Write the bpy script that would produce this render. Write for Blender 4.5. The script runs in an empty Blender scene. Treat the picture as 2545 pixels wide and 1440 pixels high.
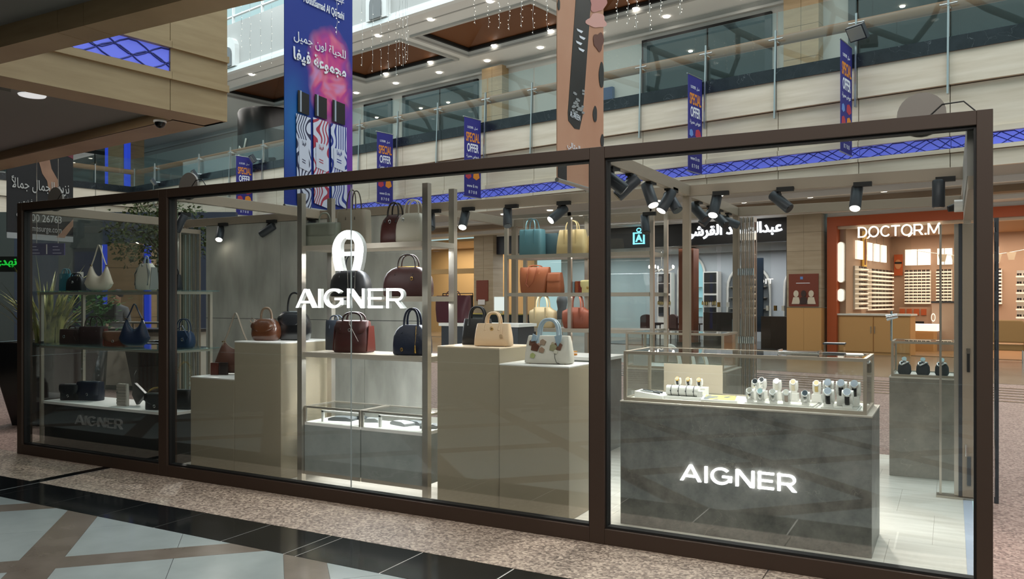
import bpy, bmesh, math, random, unicodedata
from mathutils import Matrix, Vector
random.seed(7)
SC = bpy.context.scene
COL = SC.collection
R = math.radians

# ------------------------------------------------------------------ camera, sky, lights, exposure
CAM = (8.265, -4.80, 1.55)
cd = bpy.data.cameras.new('camera'); co = bpy.data.objects.new('camera', cd); COL.objects.link(co)
co.location = CAM; co.rotation_euler = (R(90), 0, R(28.54))
cd.sensor_width = 36.0; cd.lens = 36.0 * 2010 / 2545; cd.shift_y = 25 / 2545; cd.clip_end = 300
SC.camera = co
W = bpy.data.worlds.new('sky'); SC.world = W; W.use_nodes = True
bg = W.node_tree.nodes['Background']; bg.inputs[0].default_value = (.62, .90, .92, 1); bg.inputs[1].default_value = 0.72
SC.view_settings.view_transform = 'Standard'; SC.view_settings.look = 'None'
SC.view_settings.gamma = 1; SC.view_settings.use_curve_mapping = False; SC.view_settings.exposure = 0.2
SC.cycles.transparent_max_bounces = 32; SC.cycles.max_bounces = 6; SC.cycles.diffuse_bounces = 3; SC.cycles.glossy_bounces = 3; SC.cycles.use_denoising = True; SC.cycles.use_adaptive_sampling = True; SC.cycles.adaptive_threshold = .025
SC.cycles.sample_clamp_indirect = 6

def area(name, loc, sx, sy, power, col=(1, .95, .88), rot=(0, 0, 0)):
    l = bpy.data.lights.new(name, 'AREA'); l.shape = 'RECTANGLE'; l.size = sx; l.size_y = sy; l.energy = power; l.color = col
    o = bpy.data.objects.new(name, l); COL.objects.link(o); o.location = loc; o.rotation_euler = rot; return o

area('atrium_skylight', (-1.0, 9.3, 17.0), 44, 8.5, 4300, (.93, .98, 1.0), (0, 0, -.185))

# ------------------------------------------------------------------ measuring helpers (kiosk frame: X along the front, Y into it)
F_, CX, HY = 2010.0, 1272.5, 745.0
U = (.8784, -.4778); V = (.4778, .8784)
def ray(px, py):
    a = (px - CX) / F_
    return (a*U[0] + U[1], a*V[0] + V[1], (HY - py) / F_)
def pY(px, py, y):
    r = ray(px, py); t = (y - CAM[1]) / r[1]; return (CAM[0] + t*r[0], y, CAM[2] + t*r[2])
def pX(px, py, x):
    r = ray(px, py); t = (x - CAM[0]) / r[0]; return (x, CAM[1] + t*r[1], CAM[2] + t*r[2])
def pZ(px, py, z):
    r = ray(px, py); t = (z - CAM[2]) / r[2]; return (CAM[0] + t*r[0], CAM[1] + t*r[1], z)
# the mall behind is turned against the kiosk: s along its gallery edge, d away from it
E_ = (.983, -.1835); N_ = (.1835, .983); TH = math.atan2(-.1835, .983)
def bw(s, d, z=0.0): return (CAM[0] + s*E_[0] + d*N_[0], CAM[1] + s*E_[1] + d*N_[1], z)
def pB(px, py, d):
    r = ray(px, py); t = d / (r[0]*N_[0] + r[1]*N_[1]); return (t*(r[0]*E_[0] + r[1]*E_[1]), CAM[2] + t*r[2])
def pS(px, py, s):
    r = ray(px, py); t = s / (r[0]*E_[0] + r[1]*E_[1]); return (t*(r[0]*N_[0] + r[1]*N_[1]), CAM[2] + t*r[2])

# ------------------------------------------------------------------ materials
def lin(h):
    if not isinstance(h, str): return (h[0], h[1], h[2], 1)
    v = [int(h[i:i+2], 16) / 255 for i in (0, 2, 4)]
    return tuple(x/12.92 if x <= .04045 else ((x+.055)/1.055)**2.4 for x in v) + (1,)
MATS = {}
def mat(name, col=None, rough=.5, metal=0, spec=.5, emit=None, es=0, col2=None, nscale=5, stretch=(1, 1, 1), detail=4, lo=.35, hi=.65, bump=0, bscale=None, coat=0, trans=None):
    if name in MATS: return MATS[name]
    m = bpy.data.materials.new(name); m.use_nodes = True; nt = m.node_tree; b = nt.nodes['Principled BSDF']
    b.inputs['Base Color'].default_value = lin(col or 'ffffff'); b.inputs['Roughness'].default_value = rough
    b.inputs['Metallic'].default_value = metal; b.inputs['Specular IOR Level'].default_value = spec; b.inputs['Coat Weight'].default_value = coat
    if emit: b.inputs['Emission Color'].default_value = lin(emit); b.inputs['Emission Strength'].default_value = es
    if col2 or bump:
        tc = nt.nodes.new('ShaderNodeTexCoord'); mp = nt.nodes.new('ShaderNodeMapping'); mp.inputs['Scale'].default_value = stretch
        nt.links.new(tc.outputs['Object'], mp.inputs['Vector'])
    if col2:
        n = nt.nodes.new('ShaderNodeTexNoise'); n.inputs['Scale'].default_value = nscale; n.inputs['Detail'].default_value = detail
        nt.links.new(mp.outputs[0], n.inputs['Vector'])
        r = nt.nodes.new('ShaderNodeValToRGB'); r.color_ramp.elements[0].position = lo; r.color_ramp.elements[1].position = hi
        r.color_ramp.elements[0].color = lin(col); r.color_ramp.elements[1].color = lin(col2)
        nt.links.new(n.outputs['Fac'], r.inputs['Fac']); nt.links.new(r.outputs[0], b.inputs['Base Color'])
    if bump:
        n2 = nt.nodes.new('ShaderNodeTexNoise'); n2.inputs['Scale'].default_value = bscale or nscale; n2.inputs['Detail'].default_value = 3
        nt.links.new(mp.outputs[0], n2.inputs['Vector'])
        bp = nt.nodes.new('ShaderNodeBump'); bp.inputs['Strength'].default_value = bump; bp.inputs['Distance'].default_value = .01
        nt.links.new(n2.outputs['Fac'], bp.inputs['Height']); nt.links.new(bp.outputs[0], b.inputs['Normal'])
    MATS[name] = m; return m
def glassmat(name, tint=(1, 1, 1), ior=1.45, rough=0.0, body=0.0, bodycol=(.5, .7, .7)):
    if name in MATS: return MATS[name]
    m = bpy.data.materials.new(name); m.use_nodes = True; nt = m.node_tree
    for x in list(nt.nodes):
        if x.type != 'OUTPUT_MATERIAL': nt.nodes.remove(x)
    out = [x for x in nt.nodes if x.type == 'OUTPUT_MATERIAL'][0]
    fr = nt.nodes.new('ShaderNodeFresnel'); ge = nt.nodes.new('ShaderNodeNewGeometry'); mr = nt.nodes.new('ShaderNodeMapRange')   # a thin pane reflects alike on both faces
    mr.inputs['To Min'].default_value = ior; mr.inputs['To Max'].default_value = 1/ior; nt.links.new(ge.outputs['Backfacing'], mr.inputs['Value']); nt.links.new(mr.outputs[0], fr.inputs[0])
    t = nt.nodes.new('ShaderNodeBsdfTransparent'); t.inputs[0].default_value = (*tint, 1)
    g = nt.nodes.new('ShaderNodeBsdfGlossy'); g.inputs['Roughness'].default_value = rough
    mx = nt.nodes.new('ShaderNodeMixShader'); nt.links.new(fr.outputs[0], mx.inputs[0]); nt.links.new(g.outputs[0], mx.inputs[2])
    if body:
        d = nt.nodes.new('ShaderNodeBsdfDiffuse'); d.inputs[0].default_value = (*bodycol, 1)
        m2 = nt.nodes.new('ShaderNodeMixShader'); m2.inputs[0].default_value = body
        nt.links.new(t.outputs[0], m2.inputs[1]); nt.links.new(d.outputs[0], m2.inputs[2]); nt.links.new(m2.outputs[0], mx.inputs[1])
    else: nt.links.new(t.outputs[0], mx.inputs[1])
    nt.links.new(mx.outputs[0], out.inputs[0]); MATS[name] = m; return m
def granitemat(name, c1, c2, c3, scale=90, rough=.45):
    if name in MATS: return MATS[name]
    m = mat(name, c1, rough); nt = m.node_tree; b = nt.nodes['Principled BSDF']
    tc = nt.nodes.new('ShaderNodeTexCoord'); v = nt.nodes.new('ShaderNodeTexVoronoi'); v.inputs['Scale'].default_value = scale
    nt.links.new(tc.outputs['Object'], v.inputs['Vector'])
    n = nt.nodes.new('ShaderNodeTexNoise'); n.inputs['Scale'].default_value = scale*.8; n.inputs['Detail'].default_value = 3; nt.links.new(tc.outputs['Object'], n.inputs['Vector'])
    sp = nt.nodes.new('ShaderNodeSeparateColor'); nt.links.new(v.outputs['Color'], sp.inputs[0])
    r = nt.nodes.new('ShaderNodeValToRGB'); e = r.color_ramp.elements; e[0].color = lin(c1); e[1].color = lin(c3); e[0].position = .12; e[1].position = .9
    k = r.color_ramp.elements.new(.45); k.color = lin(c2)
    mx = nt.nodes.new('ShaderNodeMath'); mx.operation = 'MULTIPLY_ADD'; mx.inputs[1].default_value = .55; nt.links.new(sp.outputs[0], mx.inputs[0])
    m3 = nt.nodes.new('ShaderNodeMath'); m3.operation = 'MULTIPLY'; m3.inputs[1].default_value = .5; nt.links.new(n.outputs['Fac'], m3.inputs[0]); nt.links.new(m3.outputs[0], mx.inputs[2])
    nt.links.new(mx.outputs[0], r.inputs['Fac']); nt.links.new(r.outputs[0], b.inputs['Base Color'])
    bp = nt.nodes.new('ShaderNodeBump'); bp.inputs['Strength'].default_value = .35; bp.inputs['Distance'].default_value = .004
    nt.links.new(v.outputs['Distance'], bp.inputs['Height']); nt.links.new(bp.outputs[0], b.inputs['Normal'])
    return m
def stonemat(name, c1, c2, vein, scale=2.2, rough=.35, spec=.5):
    if name in MATS: return MATS[name]
    m = mat(name, c1, rough, spec=spec); nt = m.node_tree; b = nt.nodes['Principled BSDF']
    tc = nt.nodes.new('ShaderNodeTexCoord')
    n = nt.nodes.new('ShaderNodeTexNoise'); n.inputs['Scale'].default_value = scale; n.inputs['Detail'].default_value = 10; n.inputs['Roughness'].default_value = .68; nt.links.new(tc.outputs['Object'], n.inputs['Vector'])
    r = nt.nodes.new('ShaderNodeValToRGB'); r.color_ramp.elements[0].position = .3; r.color_ramp.elements[1].position = .72
    r.color_ramp.elements[0].color = lin(c1); r.color_ramp.elements[1].color = lin(c2); nt.links.new(n.outputs['Fac'], r.inputs['Fac'])
    n2 = nt.nodes.new('ShaderNodeTexNoise'); n2.inputs['Scale'].default_value = scale*.55; n2.inputs['Detail'].default_value = 5; n2.inputs['Distortion'].default_value = .8; nt.links.new(tc.outputs['Object'], n2.inputs['Vector'])
    s = nt.nodes.new('ShaderNodeMath'); s.operation = 'SUBTRACT'; s.inputs[1].default_value = .5; nt.links.new(n2.outputs['Fac'], s.inputs[0])
    a = nt.nodes.new('ShaderNodeMath'); a.operation = 'ABSOLUTE'; nt.links.new(s.outputs[0], a.inputs[0])
    l = nt.nodes.new('ShaderNodeMath'); l.operation = 'LESS_THAN'; l.inputs[1].default_value = .0016; nt.links.new(a.outputs[0], l.inputs[0])
    w = nt.nodes.new('ShaderNodeMath'); w.operation = 'MULTIPLY'; w.inputs[1].default_value = .2; nt.links.new(l.outputs[0], w.inputs[0])
    mx = nt.nodes.new('ShaderNodeMixRGB'); nt.links.new(w.outputs[0], mx.inputs[0]); nt.links.new(r.outputs[0], mx.inputs[1]); mx.inputs[2].default_value = lin(vein)
    nt.links.new(mx.outputs[0], b.inputs['Base Color']); return m

def leather(col, rough=.42, coat=0): return mat('leather_'+col+('_gloss' if coat else ''), col, rough, bump=.12, nscale=60, bscale=180, coat=coat)
M_BRONZE = mat('bronze_aluminium', '38291f', .55, .1)
M_TAUPE = mat('taupe_aluminium', '9a8c7c', .42, .1)
M_STEEL = mat('brushed_steel', 'c9c2b6', .3, .85)
M_BLACK = mat('black_rubber', '0b0b0b', .6)
M_GLASS = glassmat('clear_glass', (.97, .98, .975), 1.85)
M_VGLASS = glassmat('case_glass', (.97, .985, .98), 1.35)
M_SHELFGL = glassmat('shelf_glass', (.80, .91, .90), 1.5, body=.10, bodycol=(.35, .5, .5))
M_LED = mat('sign_white', 'ffffff', .5, emit='ffffff', es=2.6)
M_SIGNSIDE = mat('sign_side_white', 'd9dad8', .4)
M_WHITE = mat('white_lacquer', 'e9e7e2', .35)
M_PED = mat('greige_laminate', '958b77', .38)
M_CONC = mat('concrete_panel', '9e9e97', .7, col2='c4c4bc', nscale=2.2, stretch=(2.5, 2.5, .8), detail=9, lo=.3, hi=.7, bump=.15, bscale=30)
M_STONE = stonemat('grey_stone', '434442', '84837c', 'aaa59a', 4.5, .4)
M_STONE2 = stonemat('light_grey_stone', '7d8280', 'a4a7a3', 'a9aca8', 1.8, .3)
M_FLOORK = mat('pale_wood_floor', 'c8c5ba', .3, col2='e2dfd6', nscale=3, stretch=(.6, 5, 1), detail=6, lo=.3, hi=.7)
M_GOLD = mat('gold_metal', 'd8b060', .22, 1)
M_CHROME = mat('chrome', 'dcdcdc', .12, 1)
M_DKGREY = mat('dark_grey_metal', '3b3f45', .45, .2)
M_CREAMP = mat('cream_stone_panel', 'dccdbb', .45, col2='cab9a4', nscale=1.6, stretch=(.5, .5, 6), detail=6, lo=.35, hi=.75)
M_WOODP = mat('beige_stone_panel', 'a98f6b', .45, col2='967b58', nscale=1.5, stretch=(.7, .7, 6), detail=6, lo=.35, hi=.75)
M_LEDGE = stonemat('black_marble', '14171b', '262a2f', 'aab0b4', 2.5, .2)
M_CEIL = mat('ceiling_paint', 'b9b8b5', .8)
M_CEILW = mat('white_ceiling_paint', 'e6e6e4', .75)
M_BLUEP = mat('blue_light_panel', '4a52a8', .4, emit='6470dc', es=.62)
M_BLUERIB = mat('blue_panel_rib', '2c3592', .4)
M_ALU = mat('satin_aluminium', 'b8bbbb', .3, .9)
M_BGLASS = glassmat('balustrade_glass', (.91, .965, .96), 1.6, body=.02, bodycol=(.45, .62, .62))
M_SWHITE = mat('shop_white', 'e6e2da', .6)
M_DOWN = mat('downlight_lens', 'ffffff', .5, emit='fff6e6', es=9)

# ------------------------------------------------------------------ mesh builder
class MB:
    def __init__(s): s.v = []; s.f = []; s.sm = []
    def add(s, vs, fs, sm=False, M=None):
        o = len(s.v)
        for v in vs: s.v.append(tuple(M @ Vector(v)) if M is not None else tuple(v))
        for f in fs: s.f.append([i + o for i in f]); s.sm.append(sm)
        return s
    def box(s, x0, x1, y0, y1, z0, z1, M=None):
        return s.add([(x0,y0,z0),(x1,y0,z0),(x1,y1,z0),(x0,y1,z0),(x0,y0,z1),(x1,y0,z1),(x1,y1,z1),(x0,y1,z1)],
                     [(0,3,2,1),(4,5,6,7),(0,1,5,4),(1,2,6,5),(2,3,7,6),(3,0,4,7)], False, M)
    def loft(s, rings, sm=True, cap=True, closed=False, M=None):
        n = len(rings[0]); vs = [p for r in rings for p in r]; fs = []
        m = len(rings); rg = range(m if closed else m - 1)
        for i in rg:
            j = (i + 1) % m
            for k in range(n): fs.append((i*n+k, i*n+(k+1) % n, j*n+(k+1) % n, j*n+k))
        s.add(vs, fs, sm, M)
        if cap and not closed:
            s.add(rings[0], [tuple(range(n-1, -1, -1))], False, M); s.add(rings[-1], [tuple(range(n))], False, M)
        return s
    def tube(s, pts, r, n=8, ry=None, closed=False, cap=True, up=(0, 0, 1), M=None):
        P = [Vector(p) for p in pts]; rings = []; m = len(P)
        for i, p in enumerate(P):
            a = P[i-1] if (i > 0 or closed) else p; b = P[(i+1) % m] if (i < m-1 or closed) else p
            t = (b - a).normalized() if (b - a).length > 1e-9 else Vector((0, 0, 1))
            q = Vector(up)
            x = t.cross(q)
            if x.length < 1e-4: x = t.cross(Vector((0, 1, 0)))
            x.normalize(); y = t.cross(x).normalized()
            rr = r[i] if isinstance(r, (list, tuple)) else r; r2 = ry if ry else rr
            rings.append([tuple(p + x*(math.cos(k*2*math.pi/n)*rr) + y*(math.sin(k*2*math.pi/n)*r2)) for k in range(n)])
        return s.loft(rings, True, cap, closed, M)
    def cyl(s, p0, p1, r0, r1=None, n=16, M=None):
        return s.tube([p0, p1], [r0, r0 if r1 is None else r1], n, M=M)
    def lathe(s, prof, n=20, c=(0, 0, 0), M=None):
        return s.loft([[(c[0]+r*math.cos(k*2*math.pi/n), c[1]+r*math.sin(k*2*math.pi/n), c[2]+z) for k in range(n)] for r, z in prof], True, True, False, M)
    def prism(s, poly, a, b, ax='y', sm=False, M=None):
        def P(u, v, w): return (u, w, v) if ax == 'y' else ((w, u, v) if ax == 'x' else (u, v, w))
        n = len(poly); vs = [P(u, v, a) for u, v in poly] + [P(u, v, b) for u, v in poly]
        fs = [tuple(range(n)), tuple(range(2*n-1, n-1, -1))] + [(k, k+n, (k+1) % n + n, (k+1) % n) for k in range(n)]
        return s.add(vs, fs, sm, M)
    def mesh(s, name, m):
        me = bpy.data.meshes.new(name); me.from_pydata(s.v, [], s.f); me.polygons.foreach_set('use_smooth', s.sm)
        bm = bmesh.new(); bm.from_mesh(me); bmesh.ops.recalc_face_normals(bm, faces=bm.faces); bm.to_mesh(me); bm.free()
        if m: me.materials.append(m)
        return me
    def build(s, name, m, parent=None, bevel=0, loc=None, rz=0):
        o = bpy.data.objects.new(name, s.mesh(name, m)); COL.objects.link(o)
        if parent: o.parent = parent
        if loc: o.location = loc
        if rz: o.rotation_euler = (0, 0, rz)
        if bevel:
            b = o.modifiers.new('edge', 'BEVEL'); b.width = bevel; b.segments = 2; b.limit_method = 'ANGLE'; b.angle_limit = R(40)
        return o
def tag(o, label=None, cat=None, group=None, kind=None):
    if label: o['label'] = label
    if cat: o['category'] = cat
    if group: o['group'] = group
    if kind: o['kind'] = kind
    return o
def thing(name, label, cat, loc=(0, 0, 0), rz=0, group=None):
    o = bpy.data.objects.new(name, None); COL.objects.link(o); o.location = loc; o.rotation_euler = (0, 0, rz); o.empty_display_size = .1
    return tag(o, label, cat, group)
def struct(name, label=None, loc=(0, 0, 0), rz=0):
    o = bpy.data.objects.new(name, None); COL.objects.link(o); o.location = loc; o.rotation_euler = (0, 0, rz)
    tag(o, label, None, None, 'structure'); return o
def box(name, m, parent, x0, x1, y0, y1, z0, z1, bevel=0): return MB().box(x0, x1, y0, y1, z0, z1).build(name, m, parent, bevel)
def copy_tree(o, parent=None):
    c = o.copy(); COL.objects.link(c); c.parent = parent
    for ch in list(o.children): copy_tree(ch, c)
    return c
# Arabic letters joined into words (contextual forms, written right to left)
AF = {}
for cp in range(0xFE70, 0xFEFD):
    d_ = unicodedata.decomposition(chr(cp)).split()
    if len(d_) == 2: AF.setdefault(chr(int(d_[1], 16)), {})[d_[0][1:-1]] = chr(cp)
    if len(d_) == 3 and d_[1] == '0644': AF.setdefault('\u0644' + chr(int(d_[2], 16)), {})[d_[0][1:-1]] = chr(cp)
def arabic(t):
    u = []; i = 0
    while i < len(t):
        if t[i:i+2] in AF: u.append(t[i:i+2]); i += 2
        else: u.append(t[i]); i += 1
    o = []
    for k, c in enumerate(u):
        if c not in AF: o.append(c); continue
        pj = k > 0 and u[k-1] in AF and 'initial' in AF[u[k-1]]
        nj = 'initial' in AF[c] and k+1 < len(u) and u[k+1] in AF and 'final' in AF[u[k+1]]
        key = {(0, 0): 'isolated', (1, 0): 'final', (0, 1): 'initial', (1, 1): 'medial'}[(int(pj), int(nj))]
        o.append(AF[c].get(key, AF[c].get('isolated')))
    return ''.join(reversed(o))
def text(name, body, m, parent, x0, x1, z0, z1, y, depth=.004, rz=0, off=0.0, m2=None, fit=True, slant=0, ang=None):
    """flat lettering in the parent's xz plane, filling x0..x1 by z0..z1, facing -y"""
    c = bpy.data.curves.new(name, 'FONT'); c.body = body; c.size = 1; c.extrude = .5; c.offset = off; c.resolution_u = 3; c.shear = slant
    t = bpy.data.objects.new(name, c); COL.objects.link(t)
    dg = bpy.context.evaluated_depsgraph_get(); me = bpy.data.meshes.new_from_object(t.evaluated_get(dg))
    bpy.data.objects.remove(t); bpy.data.curves.remove(c)
    xs = [v.co.x for v in me.vertices]; ys = [v.co.y for v in me.vertices]
    if not xs: return None
    a, b, cc, d = min(xs), max(xs), min(ys), max(ys); sx = (x1-x0)/(b-a); sz = (z1-z0)/(d-cc)
    if not fit: sx = sz = min(sx, sz)
    xm = (x0+x1)/2; zm = (z0+z1)/2
    for v in me.vertices: v.co = ((v.co.x-(a+b)/2)*sx + xm, y - depth*(v.co.z+.5), (v.co.y-(cc+d)/2)*sz + zm)
    me.materials.clear(); me.materials.append(m)
    if m2:
        me.materials.append(m2); me.update()
        for p in me.polygons: p.material_index = 0 if abs(p.normal.y) > .9 else 1
    me.update()
    o = bpy.data.objects.new(name, me); COL.objects.link(o); o.parent = parent
    if rz: o.rotation_euler = (0, 0, rz)
    return o

GLY = {}
def _ring(cx, cz, ro, ri, a0, a1, n=22, sx=1.0):
    out = []
    for i in range(n):
        a, b = R(a0 + (a1-a0)*i/n), R(a0 + (a1-a0)*(i+1)/n)
        out.append([(cx + sx*ro*math.cos(a), cz + ro*math.sin(a)), (cx + sx*ro*math.cos(b), cz + ro*math.sin(b)), (cx + sx*ri*math.cos(b), cz + ri*math.sin(b)), (cx + sx*ri*math.cos(a), cz + ri*math.sin(a))])
    return out
def _bar(x0, z0, x1, z1): return [(x0, z0), (x1, z0), (x1, z1), (x0, z1)]
_s = .142
GLY['A'] = (1.10, [[(0, 0), (.165, 0), (.615, 1), (.47, 1)], [(.935, 0), (1.10, 0), (.63, 1), (.485, 1)], _bar(.24, .24, .86, .24 + _s*.9)])
GLY['I'] = (_s, [_bar(0, 0, _s, 1)])
GLY['G'] = (1.08, _ring(.52, .5, .515, .38, 42, 350, 30, 1.02) + [_bar(.58, .41, 1.06, .535), _bar(.925, .16, 1.06, .50)])
GLY['N'] = (.92, [_bar(0, 0, _s, 1), _bar(.92-_s, 0, .92, 1), [(0, 1), (.20, 1), (.92, 0), (.72, 0)]])
GLY['E'] = (.76, [_bar(0, 0, _s, 1), _bar(0, 0, .76, .13), _bar(0, .435, .70, .56), _bar(0, .87, .76, 1)])
GLY['R'] = (.90, [_bar(0, 0, _s, 1), _bar(0, .87, .54, 1), _bar(0, .36, .54, .49)] + _ring(.54, .68, .32, .19, -90, 90, 14) + [[(.40, .40), (.58, .40), (.90, 0), (.70, 0)]])
GLY['D'] = (.92, [_bar(0, 0, _s, 1), _bar(0, 0, .42, .12), _bar(0, .88, .42, 1)] + _ring(.42, .5, .5, .38, -90, 90, 18))
GLY['O'] = (1.06, _ring(.53, .5, .53, .40, 0, 360, 32))
GLY['C'] = (.95, _ring(.52, .5, .52, .39, 42, 318, 26))
GLY['T'] = (.82, [_bar(0, .87, .82, 1), _bar(.41-_s/2, 0, .41+_s/2, 1)])
GLY['M'] = (1.12, [_bar(0, 0, _s*.9, 1), _bar(1.12-_s*.9, 0, 1.12, 1), [(0, 1), (.16, 1), (.63, .1), (.49, .1)], [(1.12, 1), (.96, 1), (.49, .1), (.63, .1)]])
GLY['.'] = (.16, [_bar(0, 0, .16, .15)])
def lettering(parent, word, x0, x1, z0, z1, y, depth, m, m2=None, gap=.17):
    W_ = sum(GLY[c][0] for c in word) + gap*(len(word)-1); sx = (x1-x0)/W_; sz = z1-z0; cx = 0
    for c in word:
        w, polys = GLY[c]; mb = MB()
        for p in polys: mb.prism([(x0 + (cx+a)*sx, z0 + b*sz) for a, b in p], y - depth, y, 'y')
        o = mb.build('letter', m, parent); cx += w + gap
        if m2:
            o.data.materials.append(m2)
            for q in o.data.polygons: q.material_index = 0 if q.normal.y < -.9 else 1
# ================================================================== SETTING: floors
B0 = (CAM[0], CAM[1], 0.0)
M_GRAN = granitemat('pink_granite', '473d37', '86766a', 'c4b3a2', 62, .5)
M_GRAN2 = granitemat('red_granite_paving', '4a3833', '8d7067', 'b99d90', 55, .55)
M_TWHITE = mat('white_floor_tile', '8f9898', .14, col2='868f8f', nscale=3, detail=3)
M_TBROWN = mat('brown_floor_tile', '6a625a', .18, col2='5f574f', nscale=4)
M_TBLACK = stonemat('black_floor_tile', '101214', '191b1d', '2a2c2e', 3, .1)
M_GROUT = mat('pale_grout', 'd6d4ce', .7)
M_GROUTD = mat('dark_grout', '35383a', .7)
fl = struct('floor', 'mall floor of inlaid tiles and granite in front of the glass kiosk')
box('grout_bed', M_GROUTD, fl, -14, 20, -12, -1.135, -.05, -.004)
box('grout_strip', M_GROUT, fl, -14, 16, -1.14, -.70, -.05, -.004)
# granite strip along the kiosk, cut by a narrow black strip
gx = [-14, -8, -4.6, 1.36, 1.48, 4.30, 7.338, 7.346, 16]
for a, b in ((-14, -4.6), (-4.6, 1.36), (1.48, 7.338), (7.346, 10.4), (10.4, 16)):
    box('granite_slab', M_GRAN, fl, a, b, -.70, .02, -.05, 0)
box('black_strip', M_TBLACK, fl, 1.36, 1.472, -1.14, .02, -.05, .0008)
box('steel_strip', M_ALU, fl, 1.472, 1.48, -1.14, .02, -.05, .001)
jx = [-13.1 + .63*k for k in range(24)]
jx = [x for x in jx if x < 1.0] + [1.63, 2.255, 2.89, 3.50, 4.145, 4.685, 4.78, 5.415, 6.05, 6.68, 7.31, 7.95, 8.58, 9.2, 9.83, 10.5, 11.1]
for a, b in zip(jx[:-1], jx[1:]): box('black_tile', M_TBLACK, fl, a + .006, b - .006, -1.135, -.705, -.05, 0)
# diagonal lattice of white tiles and brown bands: p = x + y, q = x - y
def clip(poly, k):
    out = []
    for i in range(len(poly)):
        A, B = poly[i], poly[(i+1) % len(poly)]; ia, ib = A[1] <= k, B[1] <= k
        if ia: out.append(A)
        if ia != ib:
            t = (k - A[1]) / (B[1] - A[1]); out.append((A[0] + t*(B[0]-A[0]), k))
    return out
rest_w, rest_b = MB(), MB()
pc = [(1.42, 1.763, 1), (1.763, 2.657, 0), (2.657, 3.55, 0)]; qc = [(5.38, 5.69, 1), (5.69, 6.6, 0), (6.6, 7.51, 0)]
for i in range(-8, 5):
    for j in range(-3, 6):
        for p0, p1, pb in pc:
            for q0, q1, qb in qc:
                P0, P1, Q0, Q1 = p0 + 2.13*i, p1 + 2.13*i, q0 + 2.13*j, q1 + 2.13*j
                g = .0 if (pb or qb) else .0025
                P0 += g; P1 -= g; Q0 += g; Q1 -= g
                poly = [((P + Q)/2, (P - Q)/2) for P, Q in ((P0, Q0), (P1, Q0), (P1, Q1), (P0, Q1))]
                if min(p[1] for p in poly) > -1.15 or max(p[1] for p in poly) < -9.5 or max(p[0] for p in poly) < -8 or min(p[0] for p in poly) > 13: continue
                poly = clip(poly, -1.14)
                if len(poly) < 3: continue
                cx = sum(p[0] for p in poly)/len(poly); cy = sum(p[1] for p in poly)/len(poly)
                z = .0 if not (pb or qb) else .0004
                if 1.2 < cx < 6.4 and cy > -2.75:
                    MB().prism(poly, -.04, z, 'z').build('brown_tile' if (pb or qb) else 'white_tile', M_TBROWN if (pb or qb) else M_TWHITE, fl)
                else: (rest_b if (pb or qb) else rest_w).prism(poly, -.04, z, 'z')
tag(rest_w.build('white_tiles', M_TWHITE, fl), kind='stuff'); tag(rest_b.build('brown_tiles', M_TBROWN, fl), kind='stuff')
fa = struct('floor_atrium', 'granite paving of the atrium around and behind the kiosk')
MB().box(8.45, 30, .02, 60, -.05, -.001).box(-60, 0, .02, 60, -.05, -.001).box(0, 8.45, 3.9, 60, -.05, -.001).build('paving', M_GRAN2, fa)
M_SHINY = mat('polished_beige_floor', '8d7f70', .18, col2='9b8d7d', nscale=2)
fs_ = struct('floor_stores', 'polished floor running under the gallery into the shops', B0, TH)
box('paving', M_SHINY, fs_, -60, 14, 17.2, 40, -.04, .004)
for k in range(6): box('paving_band', M_TBROWN, fs_, -60, 14, 14.2 + k*.42, 14.32 + k*.42, -.03, .004)

# ================================================================== near gallery above the viewer and to the left
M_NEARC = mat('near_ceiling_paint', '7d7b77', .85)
ng = struct('ceiling_gallery', 'painted gallery ceiling and stone edge beam over the walkway in front of the kiosk')
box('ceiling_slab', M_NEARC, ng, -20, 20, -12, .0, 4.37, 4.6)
for a, b in ((-20, -6.2), (-6.2, -3.1), (-3.1, .62), (.62, 1.02), (1.02, 3.3), (3.3, 6.4), (6.4, 9.5), (9.5, 20)):
    box('stone_panel', M_WOODP, ng, a + .004, b - .004, .0, .34, 4.15, 4.9)
box('beam_core', M_BLACK, ng, -20, 20, .01, .33, 4.16, 5.6)
box('dark_screen', mat('added_dark_wall', '3a3835', .8), struct('wall_dark_screen', 'added dark wall out of view behind the viewer'), -20, 24, -12.2, -12, 0, 4.6)  # unseen, added so the kiosk glass has something dark to reflect
box('light_block', MATS['added_dark_wall'], struct('wall_light_block', 'added unseen wall blocking light at the left end of the walkway'), -14.2, -14, -12, 4.0, 0, 4.6)  # unseen, added to stop sky light leaking in under the gallery
for k in range(7):
    for yy in (-2.2, -5.0, -8.0):
        x = -7.5 + 3.2*k
        MB().lathe([(.001, 0), (.09, 0), (.11, -.01), (.11, .0), (.001, .001)], 16).build('downlight_lens', M_DOWN, ng, loc=(x, yy, 4.366))
for k, (x, p) in enumerate(((5.4, 120), (8.8, 140), (12.4, 140))): area('gallery_downlights', (x, -3.4, 4.34), 2.4, 3.4, p, (1, .96, .9))
# left gallery block with the blue light strip: its face runs from P (far corner) toward the viewer
PX, PY = -1.04, 3.60
lg = struct('wall_left', 'beige stone gallery edge with a blue light strip on the left', (PX, PY, 0), math.atan2(-3.2, -.42))
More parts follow.
